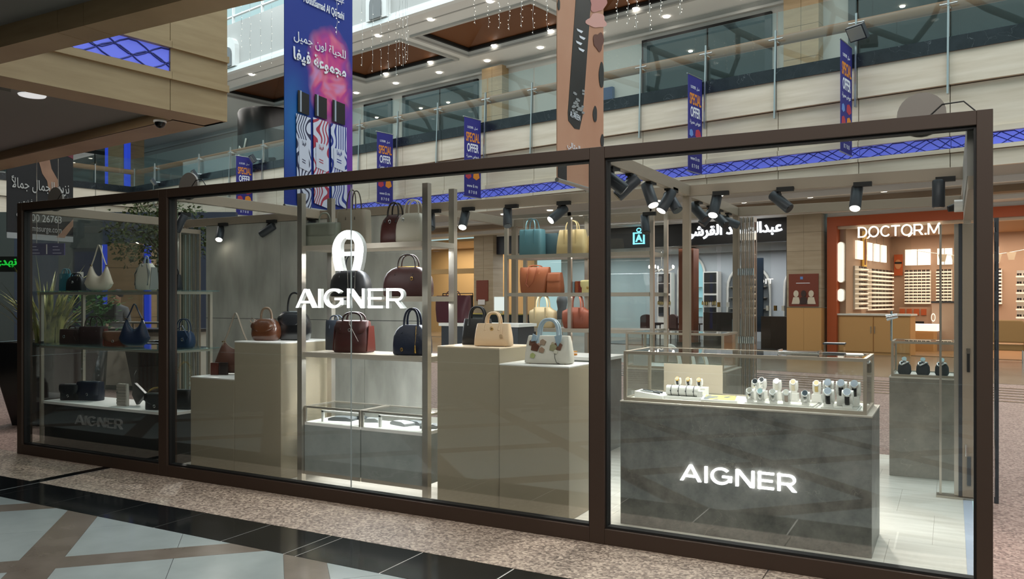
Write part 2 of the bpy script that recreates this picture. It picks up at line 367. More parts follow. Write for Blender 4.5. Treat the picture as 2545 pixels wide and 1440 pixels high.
# local x runs along the face toward the viewer, local +y is behind it on the left... so the face looks to local -y side
sg = -1
def lgbox(n, m, x0, x1, y0, y1, z0, z1): return box(n, m, lg, x0, x1, min(y0*sg, y1*sg), max(y0*sg, y1*sg), z0, z1)
for a, b in ((0, .90), (.90, 3.05), (3.05, 7.5)):
    lgbox('stone_panel', M_WOODP, a + .004, b - .004, 0, .06, 4.15, 4.57)
    lgbox('stone_trim', M_WOODP, a + .002, b - .002, -.05, .06, 4.57, 4.67)
    lgbox('stone_trim', M_WOODP, a + .002, b - .002, -.05, .06, 5.0, 5.09)
    lgbox('stone_panel', M_WOODP, a + .004, b - .004, 0, .06, 5.09, 7.6)
lgbox('stone_panel', M_WOODP, .0, .896, 0, .06, 4.67, 5.0)
lgbox('light_panel', M_BLUEP, .90, 7.5, .03, .06, 4.67, 5.0)
def wave_ribs(name, parent, x0, x1, z0, z1, y, mt, L=.9, r=.012, n=16, side=1):
    """crossing wave ribs that make a lattice over a light panel"""
    zc = (z0+z1)/2; A = (z1-z0)*.5; k = int((x1-x0)/L*n/2) + 2
    for ph in range(4):
        mb = MB(); pts = []
        for i in range(k):
            x = x0 + (x1-x0)*i/(k-1)
            zz = zc + A*.62*math.sin(2*math.pi*(x/L) + ph*math.pi/2*1.0) + (A*.55 if ph % 2 else -A*.55)*.6
            pts.append((x, y, max(z0 + r, min(z1 - r, zz))))
        mb.tube(pts, r, 5, ry=r); mb.build(name, mt, parent)
wave_ribs('lattice_rib', lg, .90, 4.6, 4.67, 5.0, -.022, M_BLUERIB, .95)
# underside lips and dark soffits of the left block
lgbox('soffit_lip', M_WOODP, 0, 7.5, .06, .55, 4.15, 4.2)
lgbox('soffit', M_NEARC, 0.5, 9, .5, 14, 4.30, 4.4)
lgbox('end_panel', M_WOODP, -.0, .06, .06, 14, 4.15, 7.6)
lgbox('soffit_lip', M_WOODP, .06, .55, .5, 14, 4.15, 4.2)
lgbox('lip_riser', M_WOODP, .53, .56, .5, 14, 4.15, 4.32)
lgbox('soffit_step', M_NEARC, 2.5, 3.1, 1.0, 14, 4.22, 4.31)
lgbox('block_core', M_BLACK, .1, 7.4, .08, 13.9, 4.42, 7.55)
lx = pZ(80, 236, 4.3)
dl = thing('recessed_downlight', 'round white recessed downlight in the dark soffit at upper left', 'light', (lx[0], lx[1], 4.298))
MB().lathe([(.001, 0), (.13, 0), (.16, -.015), (.17, 0), (.001, .001)], 24).build('lens', mat('white_lens', 'd8d8d4', .5, emit='ffffff', es=.5), dl)
area('recessed_downlight_glow', (lx[0], lx[1], 4.27), .26, .26, 45, (1, .96, .9))
cx_ = pZ(398, 291, 4.2)
dc = thing('dome_camera', 'small black dome camera under the beige stone gallery edge', 'camera', (cx_[0], cx_[1], 4.15))
MB().lathe([(.001, 0), (.09, 0), (.09, -.03), (.001, -.031)], 18).build('base', M_WHITE, dc)
MB().lathe([(.075, -.03), (.07, -.07), (.045, -.1), (.001, -.115)], 18).build('dome', mat('black_dome', '08080a', .1), dc)

# ================================================================== far gallery (B frame)
S0, S1 = -37.2, 12.0
fg = struct('wall_back', 'cream stone gallery edge with blue light strip across the atrium', B0, TH)
seams = [-3.39 - 1.742*k for k in range(-9, 20)]
seams = sorted(x for x in seams if S0 < x < S1)
edges = [S0] + seams + [S1]
for a, b in zip(edges[:-1], edges[1:]):
    a2, b2 = a + .008, b - .008
    box('upper_panel', M_CREAMP, fg, a2, b2, 17.9, 18.1, 5.82, 6.46)
    box('middle_panel', M_CREAMP, fg, a2, b2, 18.0, 18.1, 4.92, 5.80)
    box('trim_panel', M_CREAMP, fg, a2, b2, 17.95, 18.1, 4.80, 4.91)
    box('light_panel', M_BLUEP, fg, a2, b2, 18.06, 18.1, 4.55, 4.80)
    box('trim_panel', M_CREAMP, fg, a2, b2, 17.95, 18.1, 4.47, 4.55)
    box('lower_panel', M_CREAMP, fg, a2, b2, 18.0, 18.1, 4.15, 4.46)
    box('marble_ledge', M_LEDGE, fg, a2, b2 + .006, 17.86, 18.2, 6.46, 6.75)
    for ph in range(3):
        pts = []
        for i in range(9):
            x = a2 + (b2-a2)*i/8
            zz = 4.675 + .15*math.sin(2*math.pi*((x)/1.16) + ph*2*math.pi/3)
            pts.append((x, 18.055, max(4.56, min(4.79, zz))))
        MB().tube(pts, .009, 4).build('lattice_rib', M_BLUERIB, fg)
    for ph in range(2):
        pts = []
        for i in range(9):
            x = a2 + (b2-a2)*i/8
            zz = 4.675 + .15*math.sin(-2*math.pi*((x)/1.16) + ph*math.pi)
            pts.append((x, 18.05, max(4.56, min(4.79, zz))))
        MB().tube(pts, .009, 4).build('lattice_rib', M_BLUERIB, fg)
box('core', mat('joint_dark', '4a443c', .8), fg, S0, S1, 18.09, 18.3, 4.16, 6.5)
sp = struct('ceiling_soffit', 'soffit over the shopfronts on the far side', B0, TH)
box('soffit_slab', M_CEIL, sp, S0-14, S1, 18.1, 24.4, 4.15, 4.3)
box('cove_beam', M_CEILW, sp, S0, S1, 19.6, 19.75, 4.02, 4.16)
box('cove_beam', mat('soffit_brown', '8b7761', .7), sp, S0, S1, 21.2, 21.6, 4.0, 4.16)
box('cove_beam', M_CEILW, sp, S0, S1, 23.2, 24.0, 4.04, 4.16)
for k in range(20):
    for d in (18.9, 20.6, 22.4):
        MB().lathe([(.001, -.012), (.075, -.012), (.09, 0), (.001, .001)], 12).build('downlight', M_DOWN, sp, loc=(-2 - 1.75*k + (d*7 % 1), d, 4.14 if d != 21.3 else 4.0))
for s_ in (-3.5, -10, -16.5, -23): area('soffit_downlights', bw(s_, 21.0, 3.97), 5, 3.2, 75, (1, .94, .85), (0, 0, TH))
uf = struct('floor_upper', 'upper gallery floor slab', B0, TH); box('slab', mat('pale_upper_floor', 'cfc8bd', .4), uf, S0-14, S1, 18.2, 26, 6.4, 6.7)
# balustrade: one thing; each glass pane, post and rail its own part
bal = thing('glass_balustrade', 'glass balustrade with brown handrail and steel posts on the far gallery', 'balustrade', B0, TH)
posts = [-35.06, -31.35, -29.0, -26.75, -24.9, -23.0, -21.16, -19.29, -17.5, -15.55, -13.83, -12.0, -10.36, -8.59, -6.89, -5.15, -3.4, -1.65, .1, 1.85, 3.6, 5.3]
prev = S0
for x in posts:
    box('glass_pane', M_BGLASS, bal, prev + .02, x - .02, 17.98, 18.0, 6.70, 8.05)
    MB().prism([(17.80, 5.62), (17.90, 5.62), (17.94, 7.30), (17.92, 7.62), (17.88, 7.62)], x - .018, x + .018, 'x').build('post', M_ALU, bal)
    MB().cyl((x, 17.86, 7.40), (x, 18.14, 7.40), .022, n=8).cyl((x - .16, 17.9, 7.42), (x + .16, 17.9, 7.42), .018, n=6).build('bracket', M_ALU, bal)
    prev = x
MB().tube([(S0, 18.16, 7.46), (S1, 18.16, 7.46)], .04, 10, ry=.12).build('handrail', mat('brown_handrail', '8d5c39', .4), bal)
# wing turning toward the viewer at the left end
wg = struct('wall_side', 'cream stone gallery edge of the side wing at the far left corner', B0, TH)
for k in range(4):
    d1 = 18.0 - 1.75*k; d0 = d1 - 1.742
    box('upper_panel', M_CREAMP, wg, S0 - .1, S0 + .1, d0, d1, 5.82, 6.46); box('middle_panel', M_CREAMP, wg, S0 - .1, S0, d0, d1, 4.92, 5.80)
    box('trim_panel', M_CREAMP, wg, S0 - .1, S0 + .05, d0, d1, 4.80, 4.91); box('light_panel', M_BLUEP, wg, S0 - .1, S0 - .05, d0, d1, 4.55, 4.80)
    box('trim_panel', M_CREAMP, wg, S0 - .1, S0 + .05, d0, d1, 4.47, 4.55); box('lower_panel', M_CREAMP, wg, S0 - .1, S0, d0, d1, 4.15, 4.46)
    box('marble_ledge', M_LEDGE, wg, S0 - .25, S0 + .14, d0, d1, 6.46, 6.75)
    pts = [(S0 - .04, d0 + (d1-d0)*i/8, 4.675 + .1*math.sin(i*1.57)) for i in range(9)]
    MB().tube(pts, .009, 4).build('lattice_rib', M_BLUERIB, wg)
box('upper_ceiling', M_CEILW, wg, S0 - 24, S0 + .1, 8, 18.0, 10.7, 10.9); box('far_end_wall', mat('dim_end_wall', '5a5753', .8), wg, S0 - 14, S0 - 13.8, 8, 30, 0, 10.9); box('soffit_slab', M_CEIL, wg, S0 - 14, S0 - .1, 11, 18.3, 4.16, 4.3); box('upper_slab', M_CEIL, wg, S0 - 14, S0 - .1, 11, 18.2, 6.4, 6.7)
bal2 = thing('glass_balustrade', 'glass balustrade with brown handrail on the side wing at far left', 'balustrade', B0, TH)
for k in range(4):
    d1 = 18.0 - 1.75*k
    box('glass_pane', M_BGLASS, bal2, S0 - .01, S0 + .01, d1 - 1.72, d1 - .02, 6.7, 8.05); box('post', M_ALU, bal2, S0 + .05, S0 + .1, d1 - .03, d1 + .0, 5.7, 7.6)
MB().tube([(S0 - .16, 11, 7.46), (S0 - .16, 18.1, 7.46)], .04, 10, ry=.12).build('handrail', MATS['brown_handrail'], bal2)
# upper ceiling with brown coffers
uc = struct('ceiling', 'grey upper gallery ceiling with brown coffers and downlights', B0, TH)
cof = [(-26.1, -21.0), (-20.3, -15.2), (-14.4, -9.3), (-8.5, -3.4), (-32.6, -27.5)]
d0c, d1c = 19.6, 22.4
xs = sorted(cof); prev = S0 - 14
for a, b in xs + [(S1, S1)]:
    box('ceiling_panel', M_CEILW, uc, prev, a, 18.0, 24.6, 10.7, 10.9); prev = b
    if a < S1:
        box('ceiling_panel', M_CEILW, uc, a, b, 18.0, d0c, 10.7, 10.9); box('ceiling_panel', M_CEILW, uc, a, b, d1c, 24.6, 10.7, 10.9)
        M_COF = mat('brown_coffer_panel', '744626', .5)
        m_ = (a+b)/2; dm = (d0c+d1c)/2
        apex = (m_, dm, 11.75)
        for q in (((a, d0c), (b, d0c)), ((b, d0c), (b, d1c)), ((b, d1c), (a, d1c)), ((a, d1c), (a, d0c))):
            (x0, y0), (x1, y1) = q
            MB().add([(x0, y0, 10.9), (x1, y1, 10.9), apex, (x0, y0, 10.95), (x1, y1, 10.95), (apex[0], apex[1], 11.8)], [(0, 1, 2), (5, 4, 3), (0, 3, 4, 1), (1, 4, 5, 2), (2, 5, 3, 0)]).build('coffer_panel', M_COF, uc)
        fr = MB()
        for (x0, x1, y0, y1) in ((a-.12, b+.12, d0c-.12, d0c), (a-.12, b+.12, d1c, d1c+.12), (a-.12, a, d0c, d1c), (b, b+.12, d0c, d1c)): fr.box(x0, x1, y0, y1, 10.62, 10.7)
        fr.build('coffer_frame', M_CEIL, uc)
        gr = MB()
        for (x0, x1, y0, y1) in ((a, b, d0c, d0c+.1), (a, b, d1c-.1, d1c), (a, a+.1, d0c+.1, d1c-.1), (b-.1, b, d0c+.1, d1c-.1)): gr.box(x0, x1, y0, y1, 10.80, 10.9)
        gr.build('coffer_shadow_gap', M_BLACK, uc)
        for fx in (.25, .75):
            MB().lathe([(.001, -.02), (.09, -.02), (.1, 0), (.001, .001)], 12).build('downlight', M_DOWN, uc, loc=(a + (b-a)*fx, d0c + .06, 10.78))
            MB().lathe([(.001, -.02), (.09, -.02), (.1, 0), (.001, .001)], 12).build('downlight', M_DOWN, uc, loc=(a + (b-a)*fx, d1c - .06, 10.78))
for k in range(14): MB().lathe([(.001, -.02), (.1, -.02), (.12, 0), (.001, .001)], 12).build('downlight', M_DOWN, uc, loc=(-34 + 2.55*k, 18.8, 10.69)); 
for k in range(14): MB().lathe([(.001, -.02), (.1, -.02), (.12, 0), (.001, .001)], 12).build('downlight', M_DOWN, uc, loc=(-33 + 2.55*k, 23.4, 10.69))
box('slot_diffuser', M_CEIL, uc, -40, 12, 18.75, 18.80, 10.68, 10.705)
for k in range(7): area('upper_gallery_lights', bw(-33 + 6.2*k, 21, 10.6), 4.5, 3.5, 75, (1, .96, .9), (0, 0, TH))
# white upstand above the ceiling edge, with arched floodlight niches; sky shows above it
up = struct('trim_1', 'white upstand of the atrium roof above the gallery ceiling', B0, TH)
box('upstand', M_CEIL, up, S0 - 14, S1, 18.05, 18.35, 10.72, 12.6); box('edge_strip', mat('bright_white_edge', 'f2f6f6', .5), up, S0 - 14, S1, 17.9, 18.1, 10.62, 10.76)
for k in range(9):
    x = -33.5 + 4.4*k
    MB().prism([(x-.5, 10.8), (x+.5, 10.8), (x+.5, 11.5)] + [(x + .5*math.cos(R(a)), 11.5 + .5*math.sin(R(a))) for a in range(20, 181, 20)], 17.85, 18.06, 'y').build('niche_hood', M_CEILW, up)
    MB().prism([(x-.28, 10.82), (x+.28, 10.82), (x+.28, 11.3)] + [(x + .28*math.cos(R(a)), 11.3 + .3*math.sin(R(a))) for a in range(20, 181, 20)], 17.8, 17.86, 'y').build('floodlight_face', mat('floodlight_grey', '77797a', .5), up)
for k in range(30): box('glazing_bar', M_CEILW, up, S0 - 14 + 2*k, S0 - 13.94 + 2*k, 18.1, 18.2, 12.6, 15.5)
for k in range(3): box('glazing_bar', M_CEILW, up, S0 - 14, S1, 18.1, 18.2, 12.9 + k*.9, 12.95 + k*.9)

rf = struct('trim_2', 'curved steel lattice of the glazed atrium roof', B0, TH)
M_RIB = mat('pale_roof_steel', '9aa09f', .5)
for k in range(13):
    for dr in (-1, 1):
        pts = []
        for i in range(12):
            u = i/11; pts.append((-44 + 4.6*k + dr*(4.2*math.sin(u*6.28*.75) + 2.0*u), -9 + 26.5*u, 13.0 + 2.2*math.sin(math.pi*u)))
        MB().tube(pts, .13, 6, ry=.17).build('roof_rib', M_RIB, rf)
# ================================================================== THE KIOSK
HK = 2.52
KF = .03     # its floor level
kf = struct('floor_kiosk', 'pale wood-look platform floor of the glass kiosk')
for k in range(20):
    for j in range(5):
        x0 = k*.44 - (.2 if j % 2 else 0); x1 = x0 + .436; y0 = .08 + j*.766; y1 = y0 + .762
        x0 = max(x0, 0.02); x1 = min(x1, 8.34)
        if x1 > x0: box('plank', M_FLOORK, kf, x0 - .0012, x1 + .0012, y0 - .001, y1 + .001, 0.0, KF)
box('base', M_TAUPE, kf, 0.0, 8.36, .06, 3.92, -.01, .026)
box('threshold', mat('pale_blue_strip', 'a9b4c6', .35), kf, 8.34, 8.40, .08, 2.2, 0, KF + .004)
kfr = thing('kiosk_frame', 'dark bronze kiosk frame with large glass panes and taupe roof beams', 'kiosk')
fx = [(0, .078), (2.125, 2.232), (6.232, 6.335), (8.376, 8.449)]
for a, b in fx: box('front_post', M_BRONZE, kfr, a, b, -.03, .08, 0, HK, .003)
for (a, b), (c, d) in zip(fx[:-1], fx[1:]):
    box('top_rail', M_BRONZE, kfr, b, c, -.03, .08, 2.445, HK, .003)
    box('bottom_rail', M_BRONZE, kfr, b, c, -.03, .08, 0, .098, .003)
    g = MB().box(b, b + .012, -.01, .05, .098, 2.445).box(c - .012, c, -.01, .05, .098, 2.445).box(b + .012, c - .012, -.01, .05, 2.431, 2.445).box(b + .012, c - .012, -.01, .05, .098, .112)
    g.build('gasket', M_BLACK, kfr)
box('glass_pane', M_GLASS, kfr, .09, 2.113, .016, .026, .112, 2.431)
box('glass_pane', M_GLASS, kfr, 2.244, 4.2475, .016, .026, .112, 2.431)
box('glass_pane', M_GLASS, kfr, 4.2525, 6.22, .016, .026, .112, 2.431)
box('glass_seam', mat('clear_silicone', '8d9595', .3), kfr, 4.2485, 4.2515, .015, .027, .112, 2.431)
box('glass_pane', M_GLASS, kfr, 6.347, 8.364, .016, .026, .112, 2.431)
# roof beams (open top), side and rear posts
def beam(n, x0, x1, y0, y1): return box(n, M_TAUPE, kfr, x0, x1, y0, y1, 2.43, 2.52, .003)
beam('roof_beam', 0, 8.40, 1.94, 2.0)
beam('roof_beam', 0.0, .06, .08, 1.94); beam('roof_beam', 2.16, 2.22, .08, 1.94); beam('roof_beam', 6.255, 6.315, .08, 1.94)
beam('roof_beam', 6.235, 6.295, 2.0, 3.86); beam('roof_beam', 3.6, 6.235, 3.80, 3.86); beam('roof_beam', 6.295, 8.40, 3.80, 3.86); beam('roof_beam', 8.34, 8.40, 2.0, 3.80); beam('roof_beam', 3.56, 3.62, 2.0, 3.8)
for x, y in ((0, 1.94), (6.25, 1.94), (6.235, 3.80), (3.58, 3.80), (8.36, 3.80)): box('post', M_TAUPE, kfr, x, x + .06, y, y + .06, KF, 2.43)
# left side glazing
box('side_rail', M_TAUPE, kfr, 0.0, .06, .08, 1.94, .02, .1); box('glass_pane', M_GLASS, kfr, .025, .035, .08, 1.94, .1, 2.43)
# right side header over the entrance
box('door_header', mat('grey_header_panel', '8f8c87', .5), kfr, 8.335, 8.39, .08, 2.0, 2.20, 2.52); box('header_rail', M_TAUPE, kfr, 8.34, 8.42, .08, 2.0, 2.13, 2.20)
box('jamb', M_TAUPE, kfr, 8.385, 8.43, .08, .14, .05, 2.17)
# concrete back wall of the window display
wk = struct('wall_kiosk', 'grey concrete-look back wall inside the kiosk window')
for i, (a, b) in enumerate(((.42, 1.62), (1.62, 2.82), (2.82, 3.56))):
    for z0, z1 in ((.03, 1.33), (1.33, 2.43)): box('wall_panel', M_CONC, wk, a + .003, b - .003, 1.955, 2.0, z0 + .003, z1 - .003)
box('wall_core', M_DKGREY, wk, .42, 3.56, 1.962, 1.995, .03, 2.43)
# folded glass doors
def door_stack(label, x, y, n, dx, w, z0, z1, along='y', cat='folding door'):
    t = thing('folding_door', label, cat, (x, y, 0))
    for k in range(n):
        a = k*dx
        
        MB().box(a, a + .008, 0, .02, z0, z1).box(a, a + .008, w - .02, w, z0, z1).box(a, a + .008, .02, w - .02, z0, z0 + .05).box(a, a + .008, .02, w - .02, z1 - .05, z1).build('leaf', M_ALU if k % 2 else M_TAUPE, t)
        box('leaf_glass', M_VGLASS, t, a + .002, a + .006, .02, w - .02, z0 + .05, z1 - .05)
        for z in (.4, 1.1, 1.8): MB().cyl((a, -.012, z), (a, -.012, z + .07), .009, n=8).build('hinge', M_CHROME, t)
    return t
door_stack('stack of folded glass doors beside the rear corner post of the kiosk', 6.33, 3.66, 8, .021, .14, .06, 2.40)
door_stack('stack of folded glass doors at the back left corner of the kiosk', .10, 1.6, 9, .036, .30, .06, 2.38)
t = thing('folding_door', 'taupe entrance door leaf with lock and pull at the right end of the kiosk', 'folding door', (8.18, 2.26, 0))
MB().box(0, .016, 0, .04, .05, 2.13).box(.10, .13, 0, .04, .05, 2.13).build('glass_leaf_frame', M_STEEL, t)
box('glass_leaf', M_VGLASS, t, .016, .10, .015, .025, .05, 2.13)
box('dark_stile', M_DKGREY, t, .13, .155, -.01, .05, .05, 2.13); box('stile', M_TAUPE, t, .155, .235, -.02, .05, .05, 2.13, .003)
h = box('pull_handle', M_BLACK, t, .185, .205, -.032, -.02, 1.0, 1.17); box('latch', M_CHROME, h, .182, .208, -.034, -.02, 1.14, 1.18)
h = MB().cyl((.18, -.03, .36), (.18, -.03, .45), .007, n=8).build('bolt', M_CHROME, t); box('lock', M_DKGREY, t, .186, .212, -.04, -.02, .14, .36, .004)
box('sill', M_STEEL, t, -.02, .25, -.04, .08, .03, .045)
t = thing('folding_door', 'narrow folded door edge with hinges outside the right kiosk post', 'folding door', (8.548, 2.35, 0))
box('stile', M_DKGREY, t, 0, .03, 0, .05, 0, 2.17); box('edge_seal', M_CHROME, t, .0, .004, -.006, 0, .05, 2.1)
for k in range(14): MB().cyl((.012, -.006, .12 + k*.15), (.012, -.006, .19 + k*.15), .005, n=6).build('hinge', M_DKGREY, t)

# ------------------------------------------------------------------ lit sign hanging behind the glass
sg_ = thing('letter_sign', 'large lit white letters hanging behind the middle glass pane', 'sign', (0, .10, 0))
lettering(sg_, 'AIGNER', 3.645, 4.715, 1.485, 1.634, 0, .035, M_LED, M_SIGNSIDE)
hs = thing('horseshoe_sign', 'lit white horseshoe-shaped emblem hanging above the white letters', 'sign', (4.183, .10, 0))
def arch_pts(rx, cz, foot_x, foot_z, mid_x, n=18):
    P = [(-foot_x, foot_z), (-mid_x, (foot_z*.55 + cz*.45))]
    P += [(-rx*math.cos(R(a)), cz + rx*1.0*math.sin(R(a))) for a in [ -14 + i*(208/n) for i in range(n+1)]]
    P += [(mid_x, (foot_z*.55 + cz*.45)), (foot_x, foot_z)]; return P
outer = arch_pts(.155, 1.93, .122, 1.773, .143); inner = arch_pts(.070, 1.960, .040, 1.773, .064)
o = MB(); n = len(outer)
vs = [(x, y, z) for y in (0, -.04) for x, z in outer] + [(x, y, z) for y in (0, -.04) for x, z in inner]
fb = []; fsd = []
for i in range(n-1):
    fb.append((n+i, n+i+1, 3*n+i+1, 3*n+i)); fb.append((i, 2*n+i, 2*n+i+1, i+1)); fsd.append((i, i+1, n+i+1, n+i)); fsd.append((2*n+i, 3*n+i, 3*n+i+1, 2*n+i+1))
fsd += [(0, n, 3*n, 2*n), (n-1, 3*n-1, 4*n-1, 2*n-1)]
MB().add(vs, fb).build('face', M_LED, hs); MB().add(vs, fsd).build('side', M_SIGNSIDE, hs)
box('crossbar', M_LED, hs, -.075, .075, -.039, -.002, 1.888, 1.918)
MB().box(-.012, .012, -.04, -.0, 2.015, 2.035).build('notch', M_LED, hs)
for i, (x, a, b) in enumerate(((.0, 2.08, 2.43), (-.03, 1.634, 1.78), (.035, 1.634, 1.78))): MB().cyl((x, .0, a), (x*1.2, .0, b), .0018, n=5).build('hanging_wire', M_STEEL, hs)
MB().tube([(-.02, .0, 1.485), (-.025, .01, 1.36), (-.028, .12, 1.22)], .002, 5).build('power_cable', M_WHITE, hs)

# ------------------------------------------------------------------ track spotlights on the roof beams
def spot(label, x, y, z, yaw, tilt, lit=True, power=14, L=.2, r=.043, adapter=True, group='track spotlights', ax='x'):
    """hangs from (x,y,z); yaw = direction it points to in plan, tilt = degrees below level"""
    t = thing('track_spotlight', label, 'spotlight', (x, y, z), 0, group)
    if adapter:
        if ax == 'x': box('track_adapter', M_BLACK, t, -.02, .11, -.02, .02, -.035, 0)
        else: box('track_adapter', M_BLACK, t, -.02, .02, -.02, .11, -.035, 0)
    MB().cyl((0, 0, 0), (0, 0, -.075), .012, n=10).box(-.016, .016, -.014, .014, -.1, -.05).build('stem', M_BLACK, t)
    dv = Vector((math.cos(R(yaw))*math.cos(R(tilt)), math.sin(R(yaw))*math.cos(R(tilt)), -math.sin(R(tilt))))
    c = Vector((0, 0, -.105)); a = c - dv*L*.42; b = c + dv*L*.58
    MB().tube([a, a + dv*.008, b - dv*.004, b], [r*.88, r, r, r*.96], 20).build('housing', M_DKGREY, t)
    MB().tube([b, b + dv*.004], [r*.85, r*.8], 18).build('lens', mat('lit_lens', 'ffffff', .4, emit='fff4e0', es=30) if lit else mat('dark_lens', '1b1d20', .15), t)
    if lit and power:
        l = bpy.data.lights.new('spot_beam', 'SPOT'); l.energy = power; l.spot_size = R(75); l.spot_blend = .7; l.color = (1, .95, .87); l.shadow_soft_size = .03
        lo = bpy.data.objects.new('spot_beam', l); COL.objects.link(lo); lo.parent = t; lo.location = b + dv*.012
        lo.rotation_euler = dv.to_track_quat('-Z', 'Y').to_euler()
    return t
def xb(px, y=1.97): return pY(px, 520, y)[0]
spot('unlit spotlight hanging close behind the left front mullion', xb(450, 1.2), 1.2, 2.50, 215, 65, False, ax='y')
spot('lit spotlight on the back beam above the plain concrete wall', xb(556), 1.92, 2.45, -55, 55, True, 105)
spot('unlit spotlight tilted sideways above the brown handbag pedestal', xb(676), 1.92, 2.45, 190, 28, False, 0)
spot('spotlight half hidden behind the green-grey bag on the top shelf', xb(778), 1.92, 2.45, 250, 60, False, 0)
spot('dark spotlight in the gap right of the tall display shelf', xb(1078), 1.92, 2.45, -55, 50, False, 0)
spot('lit spotlight right of the shelf post, above the maroon tote', xb(1161), 1.92, 2.45, -75, 55, True, 105)
spot('unlit spotlight left of the blue tote shelf', xb(1268), 1.92, 2.45, -60, 60, False, 0)
spot('lit spotlight pointing down-left above the blue tote', xb(1396), 1.92, 2.45, -125, 38, True, 90, L=.2)
spot('lit spotlight hanging right of the middle roof post', xb(1782), 1.92, 2.45, -95, 58, True, 105)
spot('unlit spotlight angled right above the watch counter', xb(1940), 1.92, 2.45, -20, 40, False, 0, L=.2)
spot('lit spotlight above the right end of the watch counter', xb(2130), 1.92, 2.45, -95, 60, True, 125)
spot('dark upright spotlight next to the white camera', xb(2333), 1.92, 2.45, -90, 88, False, 0)
XB = 6.285
for lab, y, yaw, tl, lit, dx in (('dark spotlight cut by the right front mullion', .22, 20, 40, False, 0), ('unlit spotlight nearest the front on the right cross beam', .55, 205, 42, False, 0),
        ('lit spotlight second along the right cross beam', .98, -35, 62, True, 0), ('lit spotlight paired with a dark one near the roof post', 1.42, 230, 58, True, 0),
        ('dark spotlight crossing a lit one near the roof post', 1.50, -30, 52, False, .01)):
    spot(lab, XB + dx, y, 2.45, yaw, tl, lit, 85, L=.19, ax='y')
for lab, y, yaw, tl, lit in (('dark spotlight just right of the middle roof post', 2.35, -20, 45, False), ('unlit spotlight pointing left on the rear cross beam', 2.75, 215, 50, False), ('dark spotlight low on the rear cross beam', 3.1, -30, 40, False), ('farthest small spotlight on the rear cross beam', 3.45, 30, 20, False)):
    spot(lab, 6.265, y, 2.45, yaw, tl, lit, 0, ax='y')
spot('grey spotlight hanging low left of the crossed spotlights', 5.55, 3.0, 2.43, -60, 65, False, 0)
cm = thing('security_camera', 'small white security camera beside the entrance header', 'camera', (8.34, 2.0, 2.24))
MB().cyl((.0, .0, 0), (-.06, -.0, 0), .045, n=18).build('housing', M_WHITE, cm); MB().cyl((-.06, 0, -.01), (-.10, -.01, -.02), .03, .022, n=14).build('lens', M_BLACK, cm); box('bracket', M_WHITE, cm, -.0, .02, -.03, .03, -.04, .04)
for lab, x in (('grey disc dome on top of the right end of the frame', 8.12), ('grey disc dome on top of the left end of the frame', .42), ('grey disc dome on top of the frame by the left mullion', 2.35)):
    q = thing('router_dome', lab, 'dome', (x, .1, HK)); MB().cyl((0, 0, .03), (0, .02, .03), .12, n=28).build('disc', mat('grey_plastic', '77726c', .5), q)
    box('foot', M_BLACK, q, -.03, .03, -.01, .03, 0, .02)
    MB().tube([(.03, 0, .01), (.1, 0, .075), (.2, -.02, .075), (.27, -.03, .0)], .004, 6).build('cable', M_BLACK, q)
# ================================================================== FURNITURE in the kiosk
# left glass rack on its plinth
M_FRAME = mat('warm_grey_metal', 'a59c8e', .4, .3)
t = thing('glass_rack', 'two-tier glass shelf rack with pale metal legs in the left window', 'shelf')
for x, y in ((.08, .15), (2.02, .15), (.08, .60), (2.02, .60)): box('leg', M_FRAME, t, x, x + .03, y, y + .03, KF, 1.625)
for z in (1.085, 1.625):
    MB().box(.11, 2.02, .15, .175, z - .025, z).box(.11, 2.02, .605, .63, z - .025, z).box(.08, .11, .18, .6, z - .025, z).box(2.02, 2.05, .18, .6, z - .025, z).build('shelf_rail', M_FRAME, t)
    box('glass_shelf', M_SHELFGL, t, .06, 2.12, .13, .65, z, z + .012)
MB().box(.10, .14, .125, .16, 1.097, 1.125).build('clamp', M_CHROME, t)
t = thing('plinth', 'low dark plinth with white top and metal lettering under the glass rack', 'plinth')
box('body', mat('charcoal_laminate', '2b2c2b', .3), t, .10, 2.0, .19, .66, KF, .49); box('top', M_WHITE, t, .08, 2.03, .17, .68, .49, .515)
a = pY(186, 1092, .175); b = pY(303, 1092, .175)
lettering(t, 'AIGNER', a[0], b[0], .315, .408, .19, .018, mat('satin_letter_metal', 'b4b2ae', .3, .6))
# pedestals
def ped(label, x0, x1, y0, y1, z1, cap=None):
    t = thing('pedestal', label, 'pedestal', ((x0+x1)/2, (y0+y1)/2, 0)); w = (x1-x0)/2; d = (y1-y0)/2
    box('body', M_PED, t, -w, w, -d, d, KF, z1 - .012, .004); box('top', cap or M_WHITE, t, -w, w, -d, d, z1 - .012, z1, .003); return t
ped('low greige pedestal with a small wallet on it, beside the left mullion', 2.25, 2.795, .21, .70, .86)
ped('tall greige pedestal carrying the brown and black patent bags', 2.80, 3.345, .21, .86, 1.19)
ped('tall greige pedestal carrying the cream and black handbags', 4.875, 5.41, .26, .74, 1.203, mat('peach_top', 'e2cdb2', .4))
ped('greige pedestal carrying the white handbag with charms, nearest the right mullion', 5.42, 5.967, .24, .64, 1.092)
